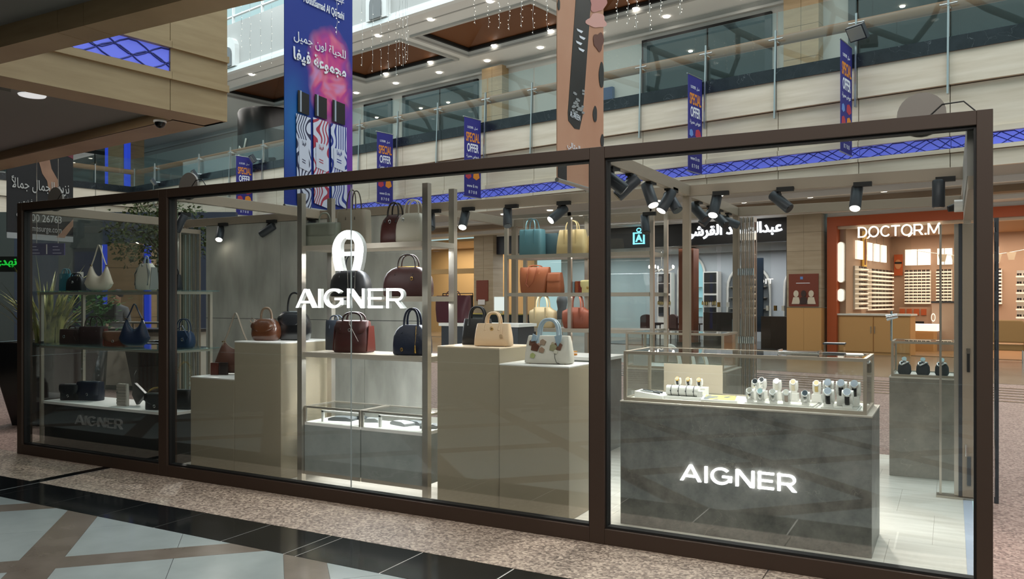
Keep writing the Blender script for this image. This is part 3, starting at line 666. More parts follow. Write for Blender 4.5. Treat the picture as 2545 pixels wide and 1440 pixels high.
# steel shelf unit in the middle
t = thing('display_shelf', 'tall steel shelf unit with three shelves behind the lit sign', 'shelf')
SX0, SX1, SY0, SY1 = 3.44, 4.76, .30, .72
for x in (SX0, SX1 - .05):
    for y in (SY0, SY1 - .05): box('post', M_STEEL, t, x, x + .05, y, y + .05, KF, 2.44)
for z in (1.11, 1.575, 2.0): 
    s_ = box('shelf', mat('shelf_beige_metal', 'b3a99b', .35, .2), t, SX0 + .05, SX1 - .05, SY0 + .02, SY1 - .02, z - .04, z)
    box('shelf_end', M_FRAME, s_, SX1 - .05, SX1 + (.0 if z > 1.2 else .0), SY0 + .05, SY1 - .05, z - .04, z)
area('shelf_fill', ((SX0+SX1)/2, .60, 1.52), 1.1, .15, 16, (.93, .97, 1)); area('shelf_fill', ((SX0+SX1)/2, .60, 1.05), 1.1, .15, 13, (.93, .97, 1)); area('shelf_fill', ((SX0+SX1)/2, .60, 1.94), 1.1, .15, 16, (.93, .97, 1))  # fill lights added under the shelves to brighten the wall behind
# stone-fronted cases with glass tops under the shelf
for lab, a, b in (('left stone case with a glass top and grey wallets', SX0 + .055, 4.085), ('right stone case with a glass top and silver purses', 4.095, SX1 - .055)):
    t = thing('display_case', lab + ' under the shelf unit', 'display case')
    box('body', M_STONE2, t, a, b, SY0 + .03, SY1 - .02, .115, .50); box('tray', M_WHITE, t, a, b, SY0 + .03, SY1 - .02, .50, .525)
    MB().box(a, a + .015, SY0 + .03, SY0 + .045, .525, .645).box(b - .015, b, SY0 + .03, SY0 + .045, .525, .645).box(a, b, SY0 + .03, SY0 + .045, .645, .66).box(a, b, SY1 - .035, SY1 - .02, .645, .66).box(a, a + .015, SY0 + .045, SY1 - .035, .645, .66).box(b - .015, b, SY0 + .045, SY1 - .035, .645, .66).build('rim', M_STEEL, t)
    box('glass_top', M_VGLASS, t, a + .015, b - .015, SY0 + .045, SY1 - .035, .648, .656)
    box('glass_front', M_VGLASS, t, a + .015, b - .015, SY0 + .033, SY0 + .039, .525, .645)
    MB().box(a + .12, a + .14, SY0 + .1, SY0 + .12, .525, .62).box(b - .07, b - .03, SY0 + .1, SY0 + .12, .525, .62).box(a + .12, b - .03, SY0 + .1, SY0 + .12, .605, .622).build('inner_frame', M_WHITE, t)
    box('toe_rail', M_STEEL, t, a, b, SY0 + .03, SY0 + .05, .085, .115)
area('plinth_glow', (4.1, .52, .108), 1.2, .3, 1.8, (1, .98, .94)); 
for lab, x, y, w, d, rz, c in (('dark grey folded wallet in the left glass case', 3.72, .55, .22, .12, .2, '6a6d70'), ('slim black pen case at the back of the left glass case', 3.86, .64, .12, .05, -.2, '33363a'), ('pale flat pouch in the left glass case', 4.0, .6, .13, .1, .3, '9a9c9c'),
        ('silver ribbed purse lying in the right glass case', 4.32, .58, .2, .11, -.3, 'a5a6a8'), ('grey envelope purse behind the silver one', 4.42, .655, .15, .1, -.2, '808386'), ('grey card holder at the right end of the right case', 4.60, .56, .14, .11, .4, '8b8e90')):
    q = thing('wallet', lab, 'wallet', (x, y, .525), rz, 'small leather goods in the cases')
    MB().prism([(-w/2, 0), (w/2, 0), (w/2, .022), (w*.3, .03), (-w*.3, .03), (-w/2, .02)], -d/2, d/2, 'y').build('body', leather(c), q, .003); MB().prism([(-w*.48, .021), (w*.48, .021), (w*.28, .034), (-w*.28, .034)], -d*.5, d*.15, 'y').build('flap', leather(c), q)
box('dark_case_base', M_DKGREY, thing('base_cabinet', 'plain grey base cabinet under the maroon tote at the back', 'cabinet'), 3.66, 4.55, 2.15, 2.5, KF, 1.28).name = 'body'
bc = bpy.data.objects['base_cabinet']; box('top', M_WHITE, bc, 3.64, 4.57, 2.13, 2.52, 1.28, 1.31)
# rear shelf unit
t = thing('display_shelf', 'rear steel shelf unit holding blue, cream and terracotta totes', 'shelf')
RX0 = pY(1257, 745, 3.2)[0]; RX1 = 5.55
for x in (RX0, 4.62, RX1):
    for y in (3.2, 3.66): box('post', M_STEEL, t, x - .02, x + .02, y, y + .04, KF, 2.5)
for z in (1.235, 1.625, 2.05): box('shelf', MATS['shelf_beige_metal'], t, RX0 + .02, RX1 - .02, 3.18, 3.68, z - .04, z)
box('top_rail', M_STEEL, t, RX0, RX1, 3.2, 3.24, 2.46, 2.5)
box('back_glass', M_VGLASS, t, RX0, RX1, 3.69, 3.70, .2, 2.4)

for z_ in (1.19, 1.58, 2.005, 2.44): area('rear_shelf_fill', ((RX0+RX1)/2, 3.26, z_), 1.5, .1, 2.6, (1, .97, .92))  # added fill under each rear shelf to lift the totes; no fittings there
# ================================================================== HANDBAGS
PROF = {'tote': [(0, .95, .9), (.03, 1, 1), (.35, .985, .92), (.7, .94, .72), (.96, .89, .48), (1, .87, .42)],
        'box': [(0, .97, .93), (.04, 1, 1), (.5, 1, .97), (.93, .99, .9), (1, .96, .8)],
        'dome': [(0, .95, .9), (.05, 1, 1), (.4, 1.0, .97), (.62, .97, .9), (.8, .87, .74), (.92, .72, .55), (1, .5, .36)],
        'bucket': [(0, .80, .78), (.05, .86, .95), (.4, .95, 1), (.8, 1, .8), (1, 1, .5)],
        'wide': [(0, .82, .9), (.05, .86, 1), (.5, .95, .9), (.85, 1, .6), (.97, 1, .42), (1, .98, .38)],
        'scoop': [(0, .78, .8), (.05, .86, .96), (.35, .96, 1), (.7, 1, .85), (.82, .98, .7), (.9, .72, .55), (1, .56, .45)],
        'round': [(0, .72, .8), (.06, .88, 1), (.3, 1, 1), (.6, .98, .9), (.85, .84, .7), (1, .6, .45)]}
def sup(a, b, p, n=28):
    out = []
    for k in range(n):
        c, s = math.cos(2*math.pi*k/n), math.sin(2*math.pi*k/n)
        out.append((a*math.copysign(abs(c)**(2/p), c), b*math.copysign(abs(s)**(2/p), s)))
    return out
def pat(prof, t):
    P = PROF[prof]
    for (a, b, c), (a2, b2, c2) in zip(P[:-1], P[1:]):
        if a <= t <= a2:
            k = (t-a)/(a2-a); return b + (b2-b)*k, c + (c2-c)*k
    return P[-1][1:]
def arc(x0, x1, z0, zt, y0, y1=None, n=14, lean=0):
    y1 = y0 if y1 is None else y1; out = []
    for i in range(n+1):
        a = math.pi*i/n; k = math.sin(a)
        out.append(((x0+x1)/2 - (x1-x0)/2*math.copysign(abs(math.cos(a))**.8, math.cos(a)) + lean*k, y0 + (y1-y0)*k, z0 + (zt-z0)*k**.75))
    return out
def bag(label, x, y, z, w, h, d, col, prof='tote', rz=0, p=5, handles=2, hh=.12, hs=.45, hr=.006, hcol=None, flap=None, fcol=None, clasp=None, coat=0, feet=False, tagc=None, chain=False, side=None, cat='handbag', name='handbag', group='handbags on display', zipc=None, belts=False, strap=None, piping=None):
    t = thing(name, label, cat, (x, y, z), R(rz), group); lm = leather(col, .3 if coat else .45, coat); hm = leather(hcol or col)
    rings = [[(u*1, v*1, tt*h + (.004 if feet else 0)) for u, v in sup(w/2*a, d/2*b, p)] for tt, a, b in PROF[prof]]
    bo = MB().loft(rings).build('body', lm, t)
    a0, b0 = pat(prof, .97)
    if handles:
        for sgn in ((-1, 1) if handles == 2 else (0,)):
            yb = sgn*d/2*b0*.8
            pts = [(-w*hs/2, sgn*d/2*pat(prof, .72)[1]*1.0 if sgn else 0, h*.72)] if sgn else []
            pts += arc(-w*hs/2, w*hs/2, h*.98, h + hh, yb, yb*.7 if sgn else 0)
            pts += [(w*hs/2, sgn*d/2*pat(prof, .72)[1]*1.0 if sgn else 0, h*.72)] if sgn else []
            ho = MB().tube(pts, hr*1.1, 8, ry=hr*.95, up=(0, 1, 0)).build('handle', hm, t)
            rg = MB()
            for sx in (-1, 1): rg.tube([(sx*w*hs/2 + .008*math.cos(q*1.047), yb - .002, h*.97 + .008*math.sin(q*1.047)) for q in range(6)], .0016, 5, closed=True)
            rg.build('ring', M_GOLD, ho)
    if flap:
        f0, f1 = flap; m_ = 7; rings = []
        yo = .004
        for i in range(m_):
            tt = f1 + (1.0 - f1)*i/(m_-1); a1, b1 = pat(prof, min(tt, .985)); k = (i/(m_-1))
            ww = w/2*a1*(f0 + (.98-f0)*min(1, k*2.2)**.5); yy = -d/2*b1
            rings.append([(-ww, yy - yo, tt*h), (-ww*.5, yy - yo - .003, tt*h - (1-k)*.004), (0, yy - yo - .004, tt*h - (1-k)*.006), (ww*.5, yy - yo - .003, tt*h - (1-k)*.004), (ww, yy - yo, tt*h), (ww, yy + .004, tt*h), (-ww, yy + .004, tt*h)])
        a1, b1 = pat(prof, 1); rings.append([(-w/2*a1, -.001, h + .006), (-w/4*a1, -.001, h + .008), (0, -.001, h + .008), (w/4*a1, -.001, h + .008), (w/2*a1, -.001, h + .006), (w/2*a1, d/2*b1, h + .001), (-w/2*a1, d/2*b1, h + .001)])
        MB().loft(rings, True).build('flap', leather(fcol or col, .3 if coat else .45, coat), t)
    if clasp:
        cx, ct, cm = clasp; a1, b1 = pat(prof, ct)
        MB().tube([(cx + .011*math.cos(q*.628), -d/2*b1 - .009, ct*h + .013*math.sin(q*.628)) for q in range(10)], .0026, 6, closed=True).box(cx - .004, cx + .004, -d/2*b1 - .012, -d/2*b1 - .002, ct*h - .004, ct*h + .004).build('clasp', M_GOLD if cm == 'g' else M_CHROME, t)
    if feet:
        for sx in (-.38, .38):
            for sy in (-.32, .32): MB().lathe([(.006, 0), (.007, .003), (.005, .006)], 8, (sx*w, sy*d, 0)).build('foot', M_GOLD, t)
    if tagc:
        MB().tube([(w*.28, -d/2*b0*.8, h*.97), (w*.29, -d/2*.98 - .004, h*.75), (w*.285, -d/2 - .006, h*.55)], .0016, 5).build('tag_strap', hm, t)
        MB().prism([(w*.285 - .012, h*.4), (w*.285 + .012, h*.4), (w*.285 + .012, h*.53), (w*.285, h*.57), (w*.285 - .012, h*.53)], -d/2 - .010, -d/2 - .005, 'y').build('tag', leather(tagc), t)
    if zipc: MB().box(-w*.42*a0, w*.42*a0, -.004, .004, h, h + .006).build('zip', M_GOLD if zipc == 'g' else leather(zipc), t)
    if belts:
        for sx in (-1, 1):
            y_ = -d/2*pat(prof, .55)[1] - .004
            box('belt', hm, t, sx*w*hs/2 - .009, sx*w*hs/2 + .009, y_ - .003, y_ + .012, h*.42, h*.98)
    if chain:
        c_ = MB(); P = arc(-w*.42, w*.36, h*.9, h + hh*1.0, -d*.2, d*.3, 22)
        for q, pt in enumerate(P):
            c_.tube([(pt[0] + .007*math.cos(v*1.047)*(1 if q % 2 else .4), pt[1] + .007*math.cos(v*1.047)*(0 if q % 2 else .9), pt[2] + .007*math.sin(v*1.047)) for v in range(6)], .0018, 4, closed=True)
        c_.build('chain', M_CHROME if chain == 'c' else M_GOLD, t)
    if strap:   # long shoulder strap falling down the side
        MB().tube(strap, .003, 8, ry=.009, up=(0, 1, 0)).build('shoulder_strap', hm, t)
    if side:
        for sx in (-1, 1): MB().prism([(-d*.36, h*.05), (d*.36, h*.05), (d*.22, h*.85), (-d*.22, h*.85)], sx*w/2*.985 - .004, sx*w/2*.985 + .004, 'x').build('side_gusset', leather(side), t)
    return t
def hobo(label, x, y, z, w, h, d, col, sh, rz=0, hcol=None, name='handbag', dip=.35, tassel=None, group='handbags on display', strapr=.012):
    """crescent bag: two shoulders rise into one strap that peaks at height sh"""
    t = thing(name, label, 'handbag', (x, y, z), R(rz), group); lm = leather(col); rings = []; n = 17
    for i in range(n):
        u = -1 + 2*i/(n-1); a = abs(u)
        top = h*(1 - dip*(1 - (a/.55)**2)) if a < .55 else h*(1 - .62*((a-.55)/.45)**1.3); bot = h*.01 + h*.22*a**5
        hw = max(.004, (top-bot)/2*(1 if a < .97 else .5)); zc = (top+bot)/2; dd = d/2*(1 - .45*a**3)
        ring = []
        for k in range(16):
            c, s = math.cos(2*math.pi*k/16), math.sin(2*math.pi*k/16)
            zz = zc + hw*math.copysign(abs(s)**.7, s); sq = .45 + .55*(1 - max(0, (zz-bot)/(max(top-bot, .001)))**1.5)
            ring.append((u*w/2*.98, dd*c*sq, zz))
        rings.append(ring)
    MB().loft(rings).build('body', lm, t)
    pts = [(-w*.30, 0, h*.80), (-w*.285, 0, h*.96)] + [(-w*.27 + w*.27*(k/8)**.85*.9, 0, h*1.0 + (sh - h*1.0)*(k/8)) for k in range(1, 8)] + [(-w*.015, 0, sh), (w*.015, 0, sh)] + [(w*.27 - w*.27*((8-k)/8)**.85*.9, 0, h*1.0 + (sh - h*1.0)*((8-k)/8)) for k in range(1, 8)] + [(w*.285, 0, h*.96), (w*.30, 0, h*.80)]
    st = MB().tube(pts, .0045, 8, ry=strapr, up=(0, 1, 0)).build('strap', leather(hcol or col), t)
    MB().box(-w*.32, -w*.255, -.013, .013, h*.97, h*1.0).box(w*.255, w*.32, -.013, .013, h*.97, h*1.0).build('strap_loop', M_GOLD, st)
    MB().tube([(u*w/2*.98, -.0, h*(1 - dip*(1 - (abs(u)/.55)**2)) + .001) for u in [-.54 + .09*k for k in range(13)]], .004, 6).build('rim_piping', leather(hcol or col), t)
    if tassel: MB().cyl((.0, -d*.4, h*.55), (.005, -d*.52, h*.3), .006, .012, n=8).build('tassel', leather(tassel), t)
    return t
def at(px0, px1, Yf):
    a = pY(px0, 745, Yf)[0]; b = pY(px1, 745, Yf)[0]; return (a+b)/2, b-a
GB = 'bags on the left glass rack'
# ---- left rack, upper glass (z 1.637)
Z1, Z2, Z3 = 1.637, 1.097, .515
x, w = at(212, 262, .30); hobo('beige hobo bag with a tall thin strap on the upper glass shelf', x, .34, Z1, .27, .26, .12, 'c2b6a2', .46, 30, dip=.45, group=GB)
st = thing('bag_stand', 'thin white square hook holding up the beige hobo strap', 'stand', (x, .36, Z1), 0)
MB().tube([(.02, 0, 0), (.02, 0, .455), (-.03, 0, .455)], .004, 6).build('rod', M_WHITE, st); box('foot', M_WHITE, st, -.05, .06, -.03, .03, 0, .004)
x, w = at(333, 388, .34)
bp_ = bag('cream and silver backpack on the upper glass shelf', x, .36, Z1, .25, .26, .13, 'd6d3c2', 'round', -5, 3.5, handles=1, hh=.07, hs=.25, hcol='9fb0b8', side='8c8f8a', name='backpack', cat='backpack', clasp=(0, .92, 'c'), group=GB)
MB().tube([(.10, -.055, .05), (.115, -.05, .16), (.06, -.03, .25)], .012, 6, ry=.004).build('shoulder_strap', leather('8c8f8a'), bp_); MB().tube([(-.10, -.055, .05), (-.12, -.05, .16), (-.06, -.03, .25)], .012, 6, ry=.004).build('shoulder_strap', leather('8c8f8a'), bp_)
x, w = at(150, 170, .5); bag('slim teal tote at the back of the upper glass shelf', x, .52, Z1, .14, .19, .07, '1b7f92', 'box', 15, 6, hh=.05, group=GB)
x, w = at(168, 202, .5); bag('small black handbag behind the beige hobo on the upper shelf', x, .52, Z1, .22, .16, .09, '17181b', 'dome', 10, hh=.03, clasp=(0, .6, 'c'), group=GB)
x, w = at(430, 448, .4); bag('dark bag peeking out right of the left mullion on the upper shelf', x - .05, .42, Z1, .16, .15, .08, '1d2025', 'tote', 0, hh=.06, group=GB)
# ---- left rack, lower glass (z 1.097)
x, w = at(146, 196, .3); bag('dark brown satchel with metal clasp at the left of the lower glass shelf', x, .34, Z2, .24, .15, .12, '33211d', 'box', 25, 4, handles=1, hh=.03, hs=.3, clasp=(-.05, .5, 'c'), piping='x', strap=[(.09, -.065, .14), (.12, -.07, .06), (.08, -.075, .03), (.05, -.07, .09), (.07, -.065, .14)], group=GB)
x, w = at(198, 250, .36); bag('brown top-handle bag with crocodile sides on the lower glass shelf', x, .40, Z2, .25, .18, .16, '2c1a19', 'box', 28, 7, hh=.10, hs=.5, hr=.005, side='58201d', group=GB)
x, w = at(254, 304, .25); bag('small reddish-brown flap bag on the lower glass shelf', x, .29, Z2, .22, .14, .10, '5a2b1b', 'box', 25, 4.5, handles=0, flap=(.5, .35), fcol='6b4a38', clasp=(-.0, .35, 'c'), side='7a2f22', group=GB)
x, w = at(299, 357, .3); hobo('navy hobo bag with tall straps on the lower glass shelf', x, .33, Z2, .30, .27, .13, '1d2a45', .41, 20, dip=.4, group=GB)
x, w = at(390, 400, .3); bag('dark navy purse half hidden by the left mullion on the lower shelf', x, .38, Z2, .14, .16, .09, '14223c', 'tote', 0, hh=.04, clasp=(0, .3, 'c'), group=GB)
x, w = at(430, 462, .35); bag('navy bag with many straps right of the left mullion on the lower shelf', x, .40, Z2, .20, .16, .12, '17304c', 'round', 20, hh=.11, hs=.6, hr=.005, strap=[(-.08, -.05, .15), (.02, -.06, .21), (.08, -.06, .1), (.05, -.07, .05), (.03, -.065, .1)], clasp=(.02, .5, 'c'), group=GB)
# ---- left plinth (z .515)
x, w = at(146, 190, .32); bag('small dark flap bag with a chain at the left of the white plinth top', x, .36, Z3, .22, .16, .09, '15181c', 'box', 20, 4, handles=0, flap=(.6, .4), clasp=(0, .3, 'c'), group='bags on the plinth')
x, w = at(190, 246, .4); bag('dark navy flap bag with a tall chain strap on the plinth', x, .44, Z3, .27, .19, .11, '121a2c', 'box', 15, 4.5, handles=0, hh=.36, flap=(.9, .3), chain='c', clasp=(0, .35, 'c'), group='bags on the plinth')
x, w = at(282, 316, .28); wl = bag('pale crocodile-pattern wallet standing upright on the plinth', x, .31, Z3, .15, .215, .035, 'b3aca2', 'box', 0, 8, handles=0, clasp=(-.05, .6, 'c'), name='wallet', cat='wallet', group='bags on the plinth')
for k in range(7): box('crocodile_band', leather('a59d92'), wl, -.07, .07, -.0215, -.016, .015 + k*.028, .037 + k*.028)
x, w = at(318, 348, .34); wl = thing('clutch', 'black diamond-shaped clutch leaning behind the pale wallet', 'clutch', (x, .40, Z3), 0, 'bags on the plinth')
MB().prism([(-.09, .10), (-.02, .005), (.11, .12), (-.06, .22)], -.02, .02, 'y').build('body', leather('1b1d1c'), wl, .006); MB().tube([(-.07, 0, .22), (-.075, 0, .3), (-.06, .01, .34)], .003, 6).build('strap', M_CHROME, wl)
x, w = at(358, 404, .25); bag('small black flap bag with two metal locks at the plinth front', x, .30, Z3, .22, .15, .11, '121212', 'box', 22, 4, handles=0, flap=(.35, .35), fcol='1c1c1c', hh=.05, clasp=(0, .25, 'c'), chain='g', group='bags on the plinth')
x, w = at(430, 466, .4); bag('black bag with pale chain strap at the right end of the plinth', x, .44, Z3, .22, .18, .10, '141414', 'tote', 10, 5, handles=0, hh=.26, chain='g', flap=(.95, .4), group='bags on the plinth')
# ---- low and tall left pedestals
x, w = at(517, 552, .36); wl = thing('wallet', 'small brown and black folded wallet standing on the low pedestal', 'wallet', (x, .42, .86), R(10))
MB().prism([(-.075, -.03), (.0, .0), (.075, -.0), (.075, .02), (.0, .02), (-.06, -.01)], .0, .115, 'z').build('back', leather('2a211e'), wl, .003); MB().prism([(-.08, -.035), (-.01, -.02), (-.01, -.008), (-.08, -.02)], 0, .112, 'z').build('front_leaf', leather('4c2014'), wl, .002)
hb = hobo('brown hobo bag leaning against the tall pedestal', pY(590, 745, .55)[0] - .02, .55, .865, .40, .30, .10, '5d3d31', .56, 24, hcol='8c7f70', dip=.25, strapr=.018)
x, w = at(628, 680, .38); bag('glossy tan flap bag with short handle on the tall left pedestal', x, .42, 1.19, .255, .185, .16, '57301a', 'round', 14, 3.6, handles=1, hh=.10, hs=.42, hr=.010, hcol='86705c', flap=(.35, .45), fcol='603820', coat=.8, strap=[(-.09, -.03, .18), (-.115, -.05, .2), (-.12, -.06, .17), (-.1, -.05, .15)])
x, w = at(690, 742, .52); bag('black patent bag with a shiny flap on the tall left pedestal', x + .02, .58, 1.19, .30, .25, .17, '131417', 'round', 12, 4, handles=1, hh=.17, hs=.45, hr=.008, flap=(.4, .55), fcol='24262b', coat=1)
# ---- middle shelf unit
GS = 'bags on the steel shelf unit'
ZA, ZB_, ZC = 2.0, 1.575, 1.11
x, w = at(768, 826, .45); bag('grey-green handbag at the left of the top shelf', x, .50, ZA, .31, .20, .16, '85887a', 'box', 8, 5, handles=1, hh=.09, hs=.36, flap=(.95, .48), fcol='777a6c', strap=[(-.15, .02, .18), (-.2, .03, .12), (-.19, .03, .05)], group=GS)
x, w = at(852, 905, .6); bag('tall taupe shopper tote behind the lit horseshoe on the top shelf', x, .61, ZA, .30, .31, .13, '8b8272', 'box', 5, 5, handles=2, hh=.17, hs=.3, hr=.005, hcol='3a3028', group=GS)
x, w = at(943, 985, .42); bag('maroon dome bag with dark handles on the top shelf', x, .52, ZA, .20, .235, .20, '421814', 'dome', 5, 5, hh=.10, hs=.5, hr=.007, hcol='1d1513', clasp=(.0, .75, 'c'), group=GS)
x, w = at(982, 1045, .42); bag('pale cream dome bag beside the maroon one on the top shelf', x, .50, ZA, .26, .235, .19, 'b9b2a2', 'dome', 5, 5, hh=.11, hs=.5, hr=.006, clasp=(-.05, .78, 'c'), feet=True, group=GS)
x, w = at(822, 900, .45); bag('black dome bag half hidden behind the lit letters', x, .51, ZB_, .36, .22, .17, '15161a', 'dome', 5, 4, hh=.13, hs=.4, hr=.006, group=GS)
x, w = at(952, 1042, .45); bag('maroon doctor bag on the middle shelf behind the last letter', x + .03, .51, ZB_, .40, .235, .18, '3a1615', 'dome', 6, 6, hh=.10, hs=.4, hr=.006, hcol='2c1714', zipc='g', clasp=(.08, .6, 'g'), group=GS)
x, w = at(826, 896, .42); mt_ = bag('oxblood leather handbag in the middle of the lower shelf', x, .52, ZC, .33, .26, .19, '3d1410', 'tote', 8, 4.5, hh=.07, hs=.55, hr=.008, hcol='2a1311', flap=(.7, .62), clasp=(0, .72, 'c'), side='48170f', group=GS)
x, w = at(824, 850, .7); bag('dark blue-black tote behind the oxblood handbag', x + .03, .66, ZC, .20, .26, .09, '20262e', 'box', 0, 5, hh=.04, group=GS)
x, w = at(975, 1040, .38); nv = bag('navy bowling bag with charm tassel on the lower shelf', x, .48, ZC, .285, .235, .19, '141d33', 'dome', 12, 6.5, hh=.13, hs=.42, hr=.009, feet=True, clasp=(-.05, .2, 'g'), group=GS)
MB().tube([(.06, -.07, .23), (.07, -.1, .15), (.065, -.105, .08)], .0018, 5).cyl((.065, -.105, .08), (.068, -.108, .02), .005, .011, n=8).build('charm', M_GOLD, nv)
# ---- right pedestals
x, w = at(1152, 1200, .48); bag('black handbag behind the cream one on the tall pedestal', x + .0, .55, 1.203, .24, .20, .12, '141416', 'tote', 10, 5, hh=.09, hs=.5, hr=.008)
x, w = at(1177, 1255, .36); bag('smooth cream handbag with a hanging tag on the tall pedestal', x, .43, 1.203, .285, .165, .13, 'd9bb98', 'tote', 10, 6, hh=.085, hs=.38, hr=.008, clasp=(0, .8, 'g'), tagc='b79a78', feet=True)
x, w = at(1303, 1402, .33); cb = bag('white handbag with ribbon-wrapped handle and leather charms', x, .42, 1.092, .345, .195, .15, 'c6c2b6', 'tote', 8, 7, hh=.12, hs=.42, hr=.011, hcol='9fb0ba', feet=True)
for px_, pz_, c_, s_ in ((-.11, .15, '6b4b3a', .035), (-.085, .12, '5b3524', .045), (-.06, .135, 'a58a78', .02), (-.03, .155, '9c8672', .034), (-.035, .10, '9a7d68', .03), (-.10, .06, '9aa26a', .028), (.05, .12, '8e8a6a', .04), (.085, .13, '6e4a3a', .045), (.07, .09, 'c4bfae', .022), (.045, .145, 'b5a58e', .02)):
    y_ = -.075*pat('tote', max(.02, pz_/.195))[1] - .008
    s_ *= 1.45; MB().prism([(px_ - s_*.5, pz_ - s_*.35), (px_ + s_*.25, pz_ - s_*.5), (px_ + s_*.5, pz_ + s_*.15), (px_, pz_ + s_*.5), (px_ - s_*.4, pz_ + s_*.25)], y_ - .006, y_ + .004, 'y').build('charm', leather(c_), cb, .002)
MB().tube([(.06, -.07, .09), (.065, -.085, .05), (.08, -.09, .015), (.11, -.09, .004)], .002, 5).build('charm_cord', M_BLACK, cb)
MB().prism([(.06, .20), (.115, .21), (.11, .17), (.085, .125), (.07, .16)], -.075, -.066, 'y').build('ribbon_end', leather('8fa5b3'), cb); MB().prism([(-.115, .16), (-.075, .165), (-.07, .2), (-.1, .215)], -.075, -.066, 'y').build('ribbon_end', leather('8fa5b3'), cb)
# ---- rear shelf and cabinet
GR = 'totes on the rear shelf'
x, w = at(1085, 1150, 2.25); bag('maroon tote with folded wings on the grey base cabinet', x, 2.32, 1.31, .40, .28, .16, '4a1b26', 'wide', 0, 6, hh=.05, hs=.35, hr=.005)
T1, T2, T3 = 2.05, 1.625, 1.235
x, w = at(1287, 1342, 3.25); bag('teal blue tote with thin handles on the top rear shelf', x, 3.34, T1, w, .29, .16, '5a8690', 'box', 0, 8, hh=.12, hs=.42, hr=.005, belts=True, group=GR)
x, w = at(1346, 1374, 3.4); bag('dark teal tote behind the bright teal one', x, 3.5, T1, .22, .25, .12, '46616a', 'box', 0, 8, hh=.02, handles=0, group=GR)
x, w = at(1384, 1442, 3.25); bag('cream tote with upright handles on the top rear shelf', x, 3.36, T1, w + .06, .27, .17, 'c9b483', 'tote', 0, 8, hh=.10, hs=.4, hr=.006, belts=True, group=GR)
x, w = at(1448, 1478, 3.3); bag('pale tan tote right of the cream tote on the rear shelf', x + .04, 3.45, T1, .24, .2, .12, 'c3a97c', 'tote', 0, 7, handles=0, group=GR)
x, w = at(1284, 1356, 3.25); tb = bag('terracotta winged tote with a hanging strap on the middle rear shelf', x, 3.36, T2, w, .29, .18, 'a8623f', 'wide', 0, 6, hh=.02, hs=.4, group=GR)
MB().tube([(-.05, -.06, .28), (-.07, -.1, .1), (-.03, -.11, .06), (.02, -.1, .12), (.05, -.06, .28)], .007, 6, ry=.003).build('hanging_strap', leather('9a4c2d'), tb)
x, w = at(1354, 1390, 3.25); bag('smaller terracotta tote beside the winged one', x, 3.34, T2, w, .22, .15, 'a8613d', 'tote', 0, 6, handles=0, flap=(.95, .6), group=GR)
for k, (p0, p1, c, lab) in enumerate(((1416, 1426, '8aa0ab', 'grey-blue'), (1427, 1436, '9c4c25', 'rust'), (1437, 1443, '7a2312', 'dark red'))):
    x, w = at(p0, p1, 3.25); wl = thing('wallet', lab + ' wallet standing in the row on the middle rear shelf', 'wallet', (x, 3.32, T2), R(0), 'wallets on the rear shelf')
    MB().box(-.02, .02, -.05, .05, 0, .125).build('body', leather(c), wl, .004); MB().box(-.024, .0, -.045, .045, .008, .117).build('flap', leather(c), wl, .003)
x, w = at(1444, 1466, 3.25); wl = bag('pale yellow flap purse at the end of the wallet row', x, 3.3, T2, .14, .13, .06, 'e5d89a', 'box', 0, 5, handles=0, flap=(.7, .4), clasp=(.02, .4, 'g'), name='purse', cat='purse', group='wallets on the rear shelf')
x, w = at(1309, 1373, 3.25); bag('cream bucket tote with a looped cut-out handle on the lower rear shelf', x, 3.34, T3, w, .23, .17, 'd3c29c', 'scoop', 0, 4, hh=.13, hs=.42, hr=.009, belts=True, group=GR, tagc='c4b088')
x, w = at(1391, 1460, 3.25); bag('terracotta bucket tote with a looped handle on the lower rear shelf', x, 3.34, T3, w, .23, .17, '934f3a', 'scoop', 0, 4, hh=.14, hs=.38, hr=.009, belts=True, group=GR, tagc='9c5a44')
x, w = at(1416, 1450, 3.0); q = thing('wallet', 'orange wallet lying open below the terracotta bucket tote', 'wallet', (x, 2.75, .98), R(-10)); MB().box(-.10, .10, -.05, .05, 0, .02).build('body', leather('d98a2a'), q, .004); MB().box(-.10, .10, -.05, .05, .03, .045).build('flap', leather('e0a050'), q, .003)
q2 = thing('display_case', 'low white table under the orange wallet behind the pedestals', 'table', (x, 2.85, 0)); box('top', M_WHITE, q2, -.5, .5, -.3, .3, .95, .98); box('body', M_STONE2, q2, -.46, .46, -.26, .26, KF, .95)
MB().box(-.1, -.0, -.02, .02, .045, .05).build('clip', M_GOLD, q)
